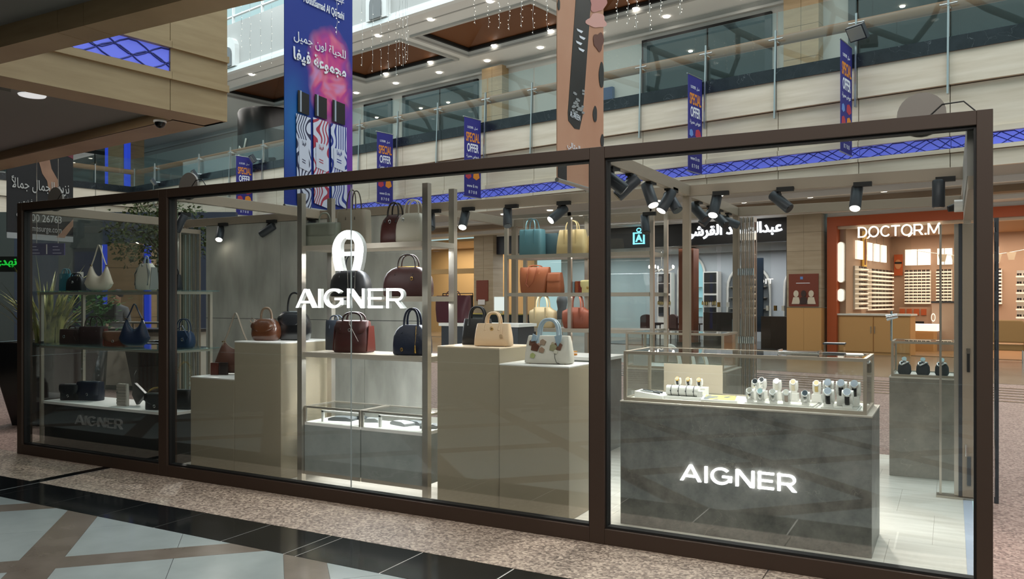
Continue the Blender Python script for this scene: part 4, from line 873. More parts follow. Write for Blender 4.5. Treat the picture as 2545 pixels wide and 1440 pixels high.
# ================================================================== COUNTERS WITH WATCHES AND JEWELLERY
def vitrine(name, label, x0, x1, y0, y1, zb, zt, over=.0, stone=M_STONE, body_y1=None):
    t = thing(name, label, 'display counter')
    box('body', stone, t, x0, x1, y0 - .03, (body_y1 or y1) + .03, KF, zb - .012, .003); box('rim', mat('pale_rim', 'bdb7ac', .35, .2), t, x0 - .003, x1 + .003, y0 - .033, (body_y1 or y1) + .033, zb - .012, zb, .002)
    a, b = x0 + .012, x1 - .03; f = .02; fr = MB()
    for xx in (a, b - f):
        for yy in (y0, y1 - f): fr.box(xx, xx + f, yy, yy + f, zb, zt)
    for z0 in (zb, zt - f): fr.box(a + f, b - f, y0, y0 + f, z0, z0 + f).box(a + f, b - f, y1 - f, y1, z0, z0 + f).box(a, a + f, y0 + f, y1 - f, z0, z0 + f).box(b - f, b, y0 + f, y1 - f, z0, z0 + f)
    fr.build('case_frame', mat('case_frame_metal', 'a99f90', .35, .3), t)
    box('case_floor', M_WHITE, t, a + f, b - f, y0 + f, y1 - f, zb, zb + .012)
    box('glass_front', M_VGLASS, t, a + f, b - f, y0 + .007, y0 + .013, zb + f, zt - f); box('glass_back', M_VGLASS, t, a + f, b - f, y1 - .013, y1 - .007, zb + f, zt - f)
    box('glass_side', M_VGLASS, t, a + .007, a + .013, y0 + f, y1 - f, zb + f, zt - f); box('glass_side', M_VGLASS, t, b - .013, b - .007, y0 + f, y1 - f, zb + f, zt - f)
    box('glass_top', M_VGLASS, t, a + f, b - f, y0 + f, y1 - f, zt - .008, zt - .002); return t
ct = vitrine('display_counter', 'dark grey stone counter with lit lettering and a glass watch case', 6.29, 7.853, .40, .92, .866, 1.20)
A0 = pY(1690, 1196, .355); A1 = pY(1980, 1226, .355)
lettering(ct, 'AIGNER', A0[0], A1[0], pY(1690, 1194, .355)[2], pY(1700, 1155, .355)[2], .372, .02, M_LED)
box('end_edge', M_STONE2, ct, 7.80, 7.853, .372, .376, KF, .85) if False else None
area('case_light', (7.05, .66, 1.185), 1.3, .3, 3.2, (1, .97, .92))
ZW = .878
def watch(label, x, y, z, strap='1a1a1c', dial='1c2a3a', rz=0, r=.027, metal='c', grp='watches in the counter case', sc=1.0):
    """a cushioned cuff with a watch closed round it"""
    cu = thing('watch_cushion', 'white cuff cushion inside ' + label, 'cushion', (x, y, z), R(rz), grp + ' cushions')
    MB().loft([[(s, r*.86*math.cos(k*.5236), .008 + r + r*.86*math.sin(k*.5236)) for k in range(12)] for s in (-.022, .022)]).box(-.018, .018, -r*.5, r*.5, 0, .02).build('pad', M_WHITE, cu)
    t = thing('wristwatch', label, 'watch', (x, y, z), R(rz), grp); c = .008 + r
    MB().tube([(0, r*.96*math.cos(k*.3142), c + r*.96*math.sin(k*.3142)) for k in range(20)], .0026, 6, ry=.0105, closed=True, up=(1, 0, 0)).build('strap', leather(strap) if strap != 'm' else M_CHROME, t)
    cu.scale = (sc*.85, sc*.85, sc); t.scale = (sc*.85, sc*.85, sc)
    d = Vector((0, -.80, .60)); p = Vector((0, 0, c)) + d*r*.97
    MB().tube([p, p + d*.008], [.0165, .0155], 20).build('case', M_CHROME if metal == 'c' else M_GOLD, t)
    MB().tube([p + d*.008, p + d*.0088], [.0135, .0135], 18).build('dial', mat('dial_'+dial, dial, .15), t)
    return t
def tray(label, x0, x1, y0, y1, z0, h=.014, m=None):
    t = thing('display_tray', label, 'tray'); box('base', m or M_WHITE, t, x0, x1, y0, y1, z0, z0 + h*.6, .002)
    MB().box(x0 + .008, x1 - .008, y0 + .008, y1 - .008, z0 + h*.6, z0 + h).build('pad', mat('tray_pad', 'c9c6bf', .6), t); return t
def cxp(px, y): return pY(px, 960, y)[0]
# pen tray, tower of cushions, picture box
t = thing('pen_tray', 'tilted white tray with two pens at the left of the watch case', 'tray', (cxp(1620, .55), .55, ZW)); MB().prism([(-.10, 0), (.10, 0), (.10, .02), (-.10, .045)], -.07, .07, 'y').build('base', M_WHITE, t, .002)
for i, y in enumerate((-.03, .02)):
    pn = thing('pen', ('grey pen at the front of the pen tray', 'black pen at the back of the pen tray')[i], 'pen', (cxp(1620, .55), .55 + y, ZW + .038)); MB().cyl((-.07, 0, .008), (.07, 0, -.004), .006, n=10).build('barrel', M_CHROME if i == 0 else M_BLACK, pn); MB().cyl((.02, 0, .003), (.07, 0, -.004), .007, n=10).build('cap', M_DKGREY, pn)
tx = cxp(1705, .6)
t = thing('watch_tower', 'stepped white riser with bracelets rolled on a cushion', 'display stand', (tx, .6, ZW)); MB().box(-.14, .14, -.09, .10, 0, .02).box(-.12, .13, .0, .10, .02, .075).box(.09, .13, -.06, .0, .02, .06).build('riser', M_WHITE, t, .002)
MB().tube([(-.12, -.035, .055), (.10, -.035, .055)], .034, 18).build('roll', M_WHITE, t)
for k in range(4): 
    b = thing('bracelet', ('thin dark bracelet leftmost on the white roll', 'thin dark bracelet second from the left on the white roll', 'thin dark bracelet second from the right on the white roll', 'thin dark bracelet rightmost on the white roll')[k], 'bracelet', (tx - .085 + k*.052, .565, ZW + .055), 0, 'bracelets on the roll')
    MB().tube([(0, .036*math.cos(q*.3927), .036*math.sin(q*.3927)) for q in range(16)], .0022, 6, closed=True, up=(1, 0, 0)).build('band', M_DKGREY, b); MB().box(-.004, .004, -.041, -.034, -.004, .004).build('clasp', M_CHROME, b)
for k, c in enumerate(('1a1a1c', '2a2523', '1a1a1c')): watch(('black watch leftmost on top of the stepped riser', 'brown-black watch in the middle of the stepped riser', 'black watch rightmost on the stepped riser')[k], tx - .07 + k*.075, .65, ZW + .075, c, 'c9c2a8', 0, .027, 'g')
t = thing('acrylic_sign', 'beige upright card standing behind the stepped riser', 'card', (cxp(1722, .82), .82, ZW)); box('card', mat('frosted_beige', 'b5aa98', .4), t, -.21, .21, -.003, .003, .02, .215); box('foot', M_VGLASS, t, -.2, .2, -.03, .03, 0, .02)
t = thing('picture_box', 'flat white box with a yellow leaf picture on its lid', 'box', (cxp(1790, .52), .52, ZW), R(8)); MB().prism([(-.08, 0), (.08, 0), (.08, .035), (-.08, .02)], -.115, .115, 'x').build('body', M_WHITE, t, .002)
M_LEAF = mat('yellow_leaf_print', '3f4c58', .35, col2='d9c34a', nscale=14, detail=3, lo=.42, hi=.55)
MB().add([(-.10, -.07, .0225), (.10, -.07, .0225), (.10, .07, .0355), (-.10, .07, .0355), (-.10, -.07, .0215), (.10, -.07, .0215), (.10, .07, .0345), (-.10, .07, .0345)], [(0, 1, 2, 3), (7, 6, 5, 4), (0, 4, 5, 1), (2, 6, 7, 3)]).build('printed_lid', M_LEAF, t)
X0 = cxp(1852, .5); X1 = cxp(2028, .5); tray('long white tray of silver watches in the middle of the case', X0, X1, .44, .80, ZW)
W8 = [(0.08, .50, 'silver watch at the left front of the long tray', 'm', 'a8a498'), (.24, .48, 'silver mesh watch second at the front of the long tray', 'm', '9fc0c4'), (.42, .48, 'silver watch third at the front of the long tray', 'm', 'c8c8c2'), (.60, .50, 'pale pink-strap watch fourth at the front of the long tray', 'b7a59a', 'd9d6cc'), (.86, .50, 'chrome watch at the right front of the long tray', 'm', '30404c')]
for u, y, lab, s, d in W8: watch(lab, X0 + (X1-X0)*u, y, ZW + .014, s, d, 0, .029, sc=1.35)
W9 = [(.10, .62, 'dark-faced silver watch at the back left of the long tray', 'm', '20262c'), (.14, .74, 'small silver watch on a block behind the long tray', 'm', '1f2428'), (.38, .70, 'white-strap watch at the back of the long tray', 'd8d4c8', 'e4e0d4'), (.62, .70, 'ivory-strap watch at the back of the long tray', 'd9cdb4', 'cbbd97'), (.95, .70, 'gold mesh watch at the back right of the long tray', 'c9b070', 'd8c898')]
for u, y, lab, s, d in W9:
    b = thing('riser_block', 'white block lifting the ' + lab, 'block', (X0 + (X1-X0)*u, y, ZW + .014), 0, 'watch riser blocks'); box('block', M_WHITE, b, -.03, .03, -.03, .03, 0, .05, .002); watch(lab, X0 + (X1-X0)*u, y, ZW + .064, s, d, 0, .029, sc=1.3)
X2 = cxp(2040, .5); X3 = cxp(2135, .5); tray('short white tray of black watches at the right end of the case', X2, X3, .43, .70, ZW)
for u, y, z, lab in ((.22, .48, .014, 'black chronograph at the left front of the short tray'), (.72, .48, .014, 'black chronograph at the right front of the short tray'), (.15, .60, .055, 'black watch at the back left of the short tray'), (.5, .60, .055, 'black watch at the back middle of the short tray'), (.85, .60, .055, 'black watch at the back right of the short tray')):
    if z > .02:
        b = thing('riser_block', 'pale block under the ' + lab, 'block', (X2 + (X3-X2)*u, y, ZW + .014), 0, 'watch riser blocks'); box('block', M_WHITE, b, -.026, .026, -.025, .025, 0, .041, .002)
    watch(lab, X2 + (X3-X2)*u, y, ZW + z, '121214', 'aab4c2', 0, .03, sc=1.7)
# things standing on the glass top at its right end
q = thing('glass_box', 'small dark-lidded glass box on top of the watch case', 'box', (cxp(2105, .75) - .08, .80, 1.20)); box('jar', M_VGLASS, q, -.06, .06, -.05, .05, .005, .06); box('lid', M_DKGREY, q, -.065, .065, -.055, .055, .06, .07); box('tray', M_DKGREY, q, -.065, .065, -.055, .055, 0, .006)
q = thing('document_tray', 'flat silver tray lying on the glass top of the watch case', 'tray', (cxp(2010, .75) - .06, .78, 1.20)); box('base', M_CHROME, q, -.13, .13, -.07, .07, 0, .01, .002); MB().box(-.13, -.12, -.07, .07, .01, .018).box(.12, .13, -.07, .07, .01, .018).build('handle', M_CHROME, q)
q = thing('paper_sheet', 'white sheet of paper at the right end of the glass top', 'paper', (7.72, .78, 1.201), R(8)); box('sheet', M_WHITE, q, -.05, .05, -.07, .07, 0, .002)
# second small case behind
v2 = vitrine('display_counter', 'smaller glass jewellery case behind the watch counter', pY(1552, 745, 2.55)[0], pY(1552, 745, 2.55)[0] + .98, 2.55, 3.1, .90, 1.24, stone=stonemat('warm_grey_stone', '6b6860', '9a958a', 'bdb6a8', 3, .4))
vx = pY(1552, 745, 2.55)[0]
q = thing('card', 'small grey card leaning in the rear jewellery case', 'card', (vx + .12, 2.68, .912), R(15)); MB().prism([(-.02, 0), (.03, .1), (.036, .1), (-.014, 0)], -.07, .07, 'x').build('panel', mat('grey_card', 'a9a9a6', .5), q)
for k, (dx, r) in enumerate(((.40, .10), (.55, .08), (.68, .07))):
    q = thing('necklace_bust', ('white curved necklace stand, largest, in the rear case', 'white curved necklace stand in the middle of the rear case', 'white curved necklace stand, smallest, in the rear case')[k], 'stand', (vx + dx, 2.8, .912), 0, 'necklace stands')
    MB().tube([(r*1.0*math.cos(R(a)) - r*.3, 0, r*1.9*math.sin(R(a))) for a in range(0, 100, 12)], [.016]*9, 10, ry=.02).build('arch', M_WHITE, q); MB().tube([(r*.8*math.cos(R(a)) - r*.25, -.02, r*1.75*math.sin(R(a))) for a in range(10, 90, 16)], .002, 5).build('chain', M_GOLD, q); box('foot', M_WHITE, q, -.05, r, -.025, .025, 0, .006)
# third counter at the entrance
v3 = vitrine('display_counter', 'narrow grey stone counter with glass case near the entrance', 7.79, 8.45 - .12, 2.93, 3.4, .885, 1.19, stone=MATS['warm_grey_stone'])
for k in range(3):
    q = thing('watch_pillow', ('dark watch on a rounded stand, left in the entrance case', 'dark watch on a rounded stand, middle in the entrance case', 'dark watch on a rounded stand, right in the entrance case')[k], 'watch', (7.90 + .145*k, 3.08, .897), 0, 'watches in the entrance case')
    MB().lathe([(.045, 0), (.055, .02), (.052, .07), (.035, .105), (.001, .11)], 16).build('cushion', mat('charcoal_fabric', '3a3d40', .8), q); MB().tube([(.036*math.cos(R(a)), -.036*math.sin(R(a)) - .012, .095 + .014*math.sin(R(a*2))) for a in range(0, 360, 30)], .008, 6, closed=True).build('bracelet', M_CHROME, q); MB().cyl((0, -.03, .125), (0, -.045, .138), .02, n=14).build('dial', M_CHROME, q)
# white bird-like figurine lamp by the entrance
q = thing('pole_light', 'slim chrome post with a small bracket at the entrance counter', 'post', (7.80, 3.0, 1.19)); MB().cyl((0, 0, 0), (0, 0, .26), .009, n=10).build('pole', M_CHROME, q); MB().cyl((-.04, 0, .2), (.05, 0, .22), .03, .02, n=12).build('bracket', M_CHROME, q)
# ================================================================== PLANTS, PEOPLE AND FURNITURE OF THE MALL ON THE LEFT
M_PLANT = mat('black_planter', '0f1012', .18)
def planter(label, x, y, h, r0, r1, rz=.5):
    t = thing('planter', label, 'planter', (x, y, 0), rz)
    MB().loft([[(r*c, r*s, z) for c, s in ((-1, -1), (1, -1), (1, 1), (-1, 1))] for r, z in ((r0, 0), (r1, h), (r1 - .04, h), (r1 - .05, h - .06))], False).build('pot', M_PLANT, t, .02)
    box('soil', mat('soil', '241a12', .95), t, -r1 + .06, r1 - .06, -r1 + .06, r1 - .06, h - .08, h - .05); return t
def blade(mb, base, dirx, diry, L, w, bend, n=7):
    prev = None; vs = []
    for i in range(n):
        k = i/(n-1); out = L*bend*k*k; z = L*k*(1 - .35*bend*k)
        p = Vector(base) + Vector((dirx*out, diry*out, z)); ww = w*(1 - k**1.8)*(.75 + .6*math.sin(k*2.4))
        sx, sy = -diry, dirx; vs += [(p.x - sx*ww, p.y - sy*ww, p.z), (p.x, p.y, p.z - ww*.35), (p.x + sx*ww, p.y + sy*ww, p.z)]
    fs = []
    for i in range(n-1):
        a = i*3; fs += [(a, a+1, a+4, a+3), (a+1, a+2, a+5, a+4)]
    mb.add(vs, fs, True)
M_SNAKE = mat('striped_leaf', '4c5a26', .45, col2='a8a858', nscale=9, stretch=(1, 1, .4), lo=.4, hi=.62); M_SNAKE2 = mat('yellow_leaf_edge', 'c0bc74', .45)
px_, py_ = -1.75, 1.35
planter('large black tapered planter holding the spiky plant beside the left post', px_, py_, 1.03, .27, .46, .35)
pl = thing('spiky_plant', 'tall spiky plant with yellow-edged leaves in the black planter', 'plant', (px_, py_, .98))
rnd = random.Random(3)
for k in range(84):
    a = rnd.uniform(0, 6.283); r = rnd.uniform(0, .25); b = rnd.uniform(.05, .75); L = rnd.uniform(.55, 1.0) if k % 9 else rnd.uniform(1.0, 1.25)
    mb = MB(); blade(mb, (r*math.cos(a), r*math.sin(a), 0), math.cos(a), math.sin(a), L, rnd.uniform(.014, .026), b); mb.build('leaf', M_SNAKE if k % 4 else M_SNAKE2, pl)
tx_, ty_ = -2.15, 3.35
planter('black tapered planter under the round-headed tree behind the left mullion', tx_, ty_, .92, .26, .38, .35)
tr = thing('potted_tree', 'round-headed leafy tree behind the left mullion', 'tree', (tx_, ty_, .88))
MB().tube([(0, 0, 0), (.03, .02, .5), (-.02, 0, 1.0), (0, .02, 1.5)], [.04, .035, .032, .028], 8).build('trunk', mat('bark', '3a2c20', .9), tr)
for k in range(7):
    a = k*.9; MB().tube([(0, .0, 1.1 + .06*k), (.25*math.cos(a), .25*math.sin(a), 1.45 + .04*k), (.5*math.cos(a), .5*math.sin(a), 1.7)], [.016, .011, .005], 6).build('branch', MATS['bark'], tr)
fo = MB()
for k in range(2600):
    while True:
        p = Vector((rnd.uniform(-1, 1), rnd.uniform(-1, 1), rnd.uniform(-1, 1)))
        if .25 < p.length < 1: break
    c = Vector((p.x*.80, p.y*.80, 1.66 + p.z*.55 + .08*math.sin(p.x*9)*math.cos(p.y*8)))
    dv = Vector((rnd.uniform(-1, 1), rnd.uniform(-1, 1), rnd.uniform(-.9, .5))).normalized(); sv = dv.cross(Vector((rnd.random(), rnd.random(), rnd.random()))).normalized()
    l = rnd.uniform(.05, .085); w = l*.28
    fo.add([c, c + dv*l*.5 + sv*w, c + dv*l, c + dv*l*.5 - sv*w], [(0, 1, 2, 3)])
tag(fo.build('foliage', mat('tree_leaf', '2e3a1e', .6, spec=.2, col2='55613a', nscale=20), tr), kind='stuff')
gx_ = pZ(235, 760, 1.45); cdep = 13.0
def dpt(px, py, d): r = ray(px, py); return (CAM[0] + d*r[0], CAM[1] + d*r[1], CAM[2] + d*r[2])
g0 = dpt(232, 760, 12.6)
bu = thing('leafy_plant', 'low bright green leafy plant behind the spiky one', 'plant', (g0[0], g0[1], 1.0)); fo = MB()
for k in range(420):
    p = Vector((rnd.gauss(0, .17), rnd.gauss(0, .17), rnd.uniform(.05, .62))); dv = Vector((p.x*2 + rnd.uniform(-.3, .3), p.y*2 + rnd.uniform(-.3, .3), rnd.uniform(-.2, .5))).normalized(); sv = dv.cross(Vector((0, 0, 1))).normalized()
    l = rnd.uniform(.07, .12); fo.add([p, p + dv*l*.5 + sv*l*.33, p + dv*l, p + dv*l*.5 - sv*l*.33], [(0, 1, 2, 3)])
tag(fo.build('foliage', mat('bright_leaf', '35662a', .7, spec=.15), bu), kind='stuff'); MB().lathe([(.16, -1.0), (.22, -.0), (.19, 0), (.17, -.05)], 18).build('pot', M_PLANT, bu)
# long reception desk of the mall behind the left window
ds = thing('reception_desk', 'long cream desk with dark top behind the left window', 'desk', dpt(290, 745, 14.2)[:2] + (0,), R(12))
for k in range(4): box('front_panel', mat('cream_desk_panel', 'b5b0a2', .5), ds, -1.6 + k*.82, -.79 + k*.82, -.3, .3, .08, 1.0, .004)
box('top', mat('dark_desk_top', '2b2b2c', .3), ds, -1.66, 1.72, -.36, .36, 1.0, 1.05); box('kick', M_BLACK, ds, -1.55, 1.6, -.26, .26, 0, .08); box('raised_shelf', M_STEEL, ds, -1.6, 1.66, -.36, -.1, 1.14, 1.17)
for x in (-1.5, -.4, .6, 1.5): box('shelf_post', M_STEEL, ds, x, x + .03, -.3, -.27, 1.05, 1.14)
mo = thing('monitor', 'small dark monitor standing on the cream desk', 'monitor', tuple(Vector(dpt(262, 745, 14.1)[:2])) + (1.05,), R(10)); box('screen', M_BLACK, mo, -.22, .22, -.02, .02, .12, .42, .004); box('stand', M_STEEL, mo, -.03, .03, -.02, .04, .01, .14); box('foot', M_STEEL, mo, -.12, .12, -.09, .09, 0, .012)
# person in a grey suit behind the desk
def person(label, loc, rz, suit, skin, hair):
    t = thing('person', label, 'person', loc, rz)
    me = bpy.data.meshes.new('body'); J = [(0, 0, .93), (0, 0, 1.12), (0, .01, 1.33), (0, .0, 1.44), (0, -.01, 1.50), (0, -.015, 1.58), (0, -.01, 1.67),
        (.17, 0, 1.36), (.24, .0, 1.10), (.20, -.16, .98), (.12, -.26, 1.02), (-.17, 0, 1.36), (-.24, .0, 1.10), (-.20, -.16, .98), (-.12, -.26, 1.02),
        (.09, 0, .86), (.10, -.01, .48), (.10, .02, .08), (.10, -.12, .04), (-.09, 0, .86), (-.10, -.01, .48), (-.10, .02, .08), (-.10, -.12, .04)]
    Ed = [(0, 1), (1, 2), (2, 3), (3, 4), (4, 5), (5, 6), (2, 7), (7, 8), (8, 9), (9, 10), (2, 11), (11, 12), (12, 13), (13, 14), (0, 15), (15, 16), (16, 17), (17, 18), (0, 19), (19, 20), (20, 21), (21, 22)]
    Rr = [(.16, .11), (.155, .11), (.17, .115), (.07, .065), (.055, .055), (.078, .092), (.06, .07), (.075, .075), (.05, .05), (.042, .042), (.03, .03), (.075, .075), (.05, .05), (.042, .042), (.03, .03), (.09, .09), (.06, .065), (.045, .05), (.04, .035), (.09, .09), (.06, .065), (.045, .05), (.04, .035)]
    me.from_pydata(J, Ed, []); me.update()
    o = bpy.data.objects.new('body', me); COL.objects.link(o); o.parent = t
    o.modifiers.new('skin', 'SKIN').use_smooth_shade = True
    for v, r in zip(me.skin_vertices[0].data, Rr): v.radius = r
    me.skin_vertices[0].data[0].use_root = True
    o.modifiers.new('sub', 'SUBSURF').levels = 2
    dg = bpy.context.evaluated_depsgraph_get(); m2 = bpy.data.meshes.new_from_object(o.evaluated_get(dg)); o.modifiers.clear(); o.data = m2
    m2.materials.clear(); m2.materials.append(mat('suit_'+suit, suit, .8)); m2.materials.append(mat('skin_'+skin, skin, .55)); m2.materials.append(mat('black_shoe', '111111', .3))
    for p in m2.polygons:
        c = p.center; p.use_smooth = True
        p.material_index = 1 if c.z > 1.455 or (abs(c.x) < .2 and c.y < -.19 and c.z > .9) else (2 if c.z < .10 else 0)
    MB().loft([[(.083*k*math.cos(a*.5236), .012 + .098*k*math.sin(a*.5236) + .01, z) for a in range(12)] for k, z in ((1.0, 1.60), (1.04, 1.66), (.9, 1.715), (.5, 1.745), (.05, 1.75))]).build('hair', mat('hair_'+hair, hair, .6), t)
    f = MB()
    for sx in (-1, 1): f.lathe([(.001, -.004), (.008, 0), (.001, .004)], 8, (sx*.03, -.098, 1.607)); 
    f.build('eyes', M_BLACK, t); MB().loft([[(-.011, -.098, 1.565), (.011, -.098, 1.565), (0, -.124, 1.568)], [(-.005, -.096, 1.602), (.005, -.096, 1.602), (0, -.104, 1.604)]]).build('nose', mat('skin_'+skin, skin), t)
    MB().box(-.022, .022, -.097, -.09, 1.535, 1.542).build('mouth', mat('lip', '8a4a44', .5), t)
    MB().prism([(-.05, 1.45), (0, 1.24), (.05, 1.45)], -.128, -.105, 'y').build('shirt', mat('shirt_white', 'd9d9d6', .7), t)
    for sx in (-1, 1):
        for k in range(4):
            MB().tube([(sx*(.10 + .012*k), -.285, 1.02), (sx*(.085 + .014*k), -.32, 1.015), (sx*(.08 + .013*k), -.345, .998 + .004*k)], [.009, .008, .006], 6).build('finger', mat('skin_'+skin, skin), t)
        MB().tube([(sx*.105, -.27, 1.03), (sx*.075, -.29, 1.035), (sx*.06, -.31, 1.03)], [.010, .009, .007], 6).build('thumb', mat('skin_'+skin, skin), t)
    return t
pp = dpt(292, 745, 15.4); person('person in a grey suit standing behind the cream desk', (pp[0], pp[1], 0), R(20), '6d6d70', 'b08468', '1a1512')
# beige stone column with blue light strips, purple direction board, dim shops beyond
c0 = dpt(330, 745, 19.0)
cl = thing('stone_column', 'square beige stone column with upright blue light strips', 'column', (c0[0], c0[1], 0), R(30))
M_STRIP = mat('blue_light_strip', '1c2a90', .4, emit='2f4fe0', es=.45)
for k in range(5): box('stone_block', M_WOODP, cl, -.40, .40, -.4, .4, .57*k + .004, .57*k + .566)
for x in (-.54, .42): box('light_strip', M_STRIP, cl, x, x + .12, -.36, -.26, .05, 2.82)
c1 = bw(pB(314, 400, 20.4)[0], 20.4)
c2 = thing('stone_column', 'upper-floor beige column with blue strips behind the far corner balustrade', 'column', (c1[0], c1[1], 6.7), TH + R(10))
for k in range(4): box('stone_block', M_WOODP, c2, -.62, .62, -.62, .62, 1.0*k + .004, 1.0*k + .996)
for x in (-.92, .66): box('light_strip', M_STRIP, c2, x, x + .26, -.6, -.4, .05, 4.0)
d0 = dpt(118, 620, 15.0); db = thing('direction_board', 'purple hanging direction board with white lines at far left', 'sign', (d0[0], d0[1], d0[2] - .11), R(28.5))
box('board', mat('purple_board', '1f1c62', .5), db, -.32, .32, -.02, .02, 0, .22); box('divider', M_WHITE, db, -.008, .008, -.026, -.02, .02, .2)
for x in (-.25, .15):
    for k in range(3): box('text_line', mat('dim_white_print', 'a9a9c8', .6), db, x - .04, x + .12 - .03*k, -.024, -.02, .03 + k*.06, .045 + k*.06)
for x in (-.2, .2): MB().cyl((x, 0, .22), (x, 0, 4.16 - db.location.z), .006, n=6).build('hanger', M_STEEL, db)
e0 = dpt(18, 658, 20.0); ns = thing('shop_sign', 'small green lit shop sign at the left edge', 'sign', (e0[0], e0[1], e0[2] - .12), R(28.5)); text('letters', arabic('نهدي'), mat('green_sign', '19b53a', .5, emit='20d040', es=.5), ns, -.35, .25, 0, .26, -.02, .02, off=.02); box('backing', M_BLACK, ns, -.55, .32, 0, .03, -.06, .32)
wl_ = struct('wall_far_left', 'dim shop wall beyond the left window'); m_dim = mat('dim_green_grey', '4a4d4a', .8)
for k in range(7):
    q = dpt(-150 + 110*k, 745, 24); MB().box(-.9, .9, 0, .2, 0, 4.15).build('wall_panel', m_dim if k % 2 else mat('dim_blue_grey', '3c4252', .7), wl_, loc=(q[0], q[1], 0), rz=R(28.5))
ws = thing('window_panel', 'dark blue shop window panel behind the beige hobo bag', 'panel', dpt(232, 745, 22)[:2] + (0,), R(28.5)); box('frame', M_DKGREY, ws, -.55, .5, -.02, .02, .4, 2.95); box('print', mat('blue_window', '26304e', .3), ws, -.5, .45, -.03, -.02, .45, 2.85); box('notice', M_SWHITE, ws, -.42, -.25, -.035, -.03, 2.1, 2.3)
# ================================================================== BANNERS
M_BANB = mat('blue_banner_cloth', '2e2a7d', .7)
M_ORG = mat('orange_print', 'e08a2a', .7); M_PRW = mat('white_print', 'e6e6ee', .7); M_PRR = mat('red_print', 'b83a4a', .7); M_PRB = mat('light_blue_print', '6a8fd0', .7)
for k, (s, zt, zb, dn, lab) in enumerate(((-27.39, 6.99, 4.77, 17.15, 'leftmost small purple offer banner, beside the tall blue banner'), (-19.48, 6.87, 4.63, 17.18, 'small purple offer banner just right of the tall blue banner'), (-15.7, 6.80, 4.53, 17.14, 'small purple offer banner above the shelf unit, left of the peach banner'), (-8.67, 6.79, 4.55, 17.14, 'small purple offer banner right of the peach banner'), (-5.23, 6.88, 4.6, 17.1, 'rightmost small purple offer banner above the watch counter'))):
    # hangs square to the gallery: local x runs away from the atrium edge
    t = thing('small_banner', lab, 'banner', bw(s, 17.85, 0), TH + R(90), 'small purple banners along the far gallery')
    w = 17.85 - dn; box('cloth', M_BANB, t, -w, 0, -.006, .006, zb, zt)
    h = zt - zb
    for face in (-1,):
        y = -.007
        # seen from the viewer's side the writing runs left (near) to right (far)
        text('print_top', 'LODER  '+arabic('نسل'), M_PRW, t, -w*.82, -w*.2, zb + h*.86, zb + h*.90, y*-1 if False else y, .003)
        text('print_special', 'SPECIAL', M_ORG, t, -w*.90, -w*.08, zb + h*.70, zb + h*.82, y, .003, off=.02)
        text('print_offer', 'OFFER', M_PRW, t, -w*.84, -w*.14, zb + h*.57, zb + h*.68, y, .003, off=.02)
        text('print_arabic', arabic('عروض مميزة'), M_PRW, t, -w*.88, -w*.12, zb + h*.49, zb + h*.54, y, .003)
        for (u0, u1, v0, v1, m) in ((.08, .35, .36, .44, M_PRB), (.5, .92, .36, .46, M_PRR), (.06, .42, .22, .33, M_PRR), (.52, .92, .22, .34, M_ORG)):
            pg = [(-w*(1-(u0 + (u1-u0)*a)), zb + h*(v0 + (v1-v0)*b)) for a, b in ((0, .2), (.5, 0), (1, .3), (.85, .8), (.55, 1), (.1, .85))]
            MB().prism(pg, -.010, -.006, 'y').build('print_picture', m, t)
        text('print_bottom', 'www & ms', M_PRW, t, -w*.85, -w*.2, zb + h*.12, zb + h*.16, y, .003); text('print_bottom', '8 7 0 8', M_PRW, t, -w*.75, -w*.25, zb + h*.04, zb + h*.08, y, .003)
    MB().cyl((-w - .05, 0, zt + .01), (.03, 0, zt + .01), .014, n=8).cyl((-w - .05, 0, zb - .01), (.03, 0, zb - .01), .014, n=8).build('rod', M_ALU, t)
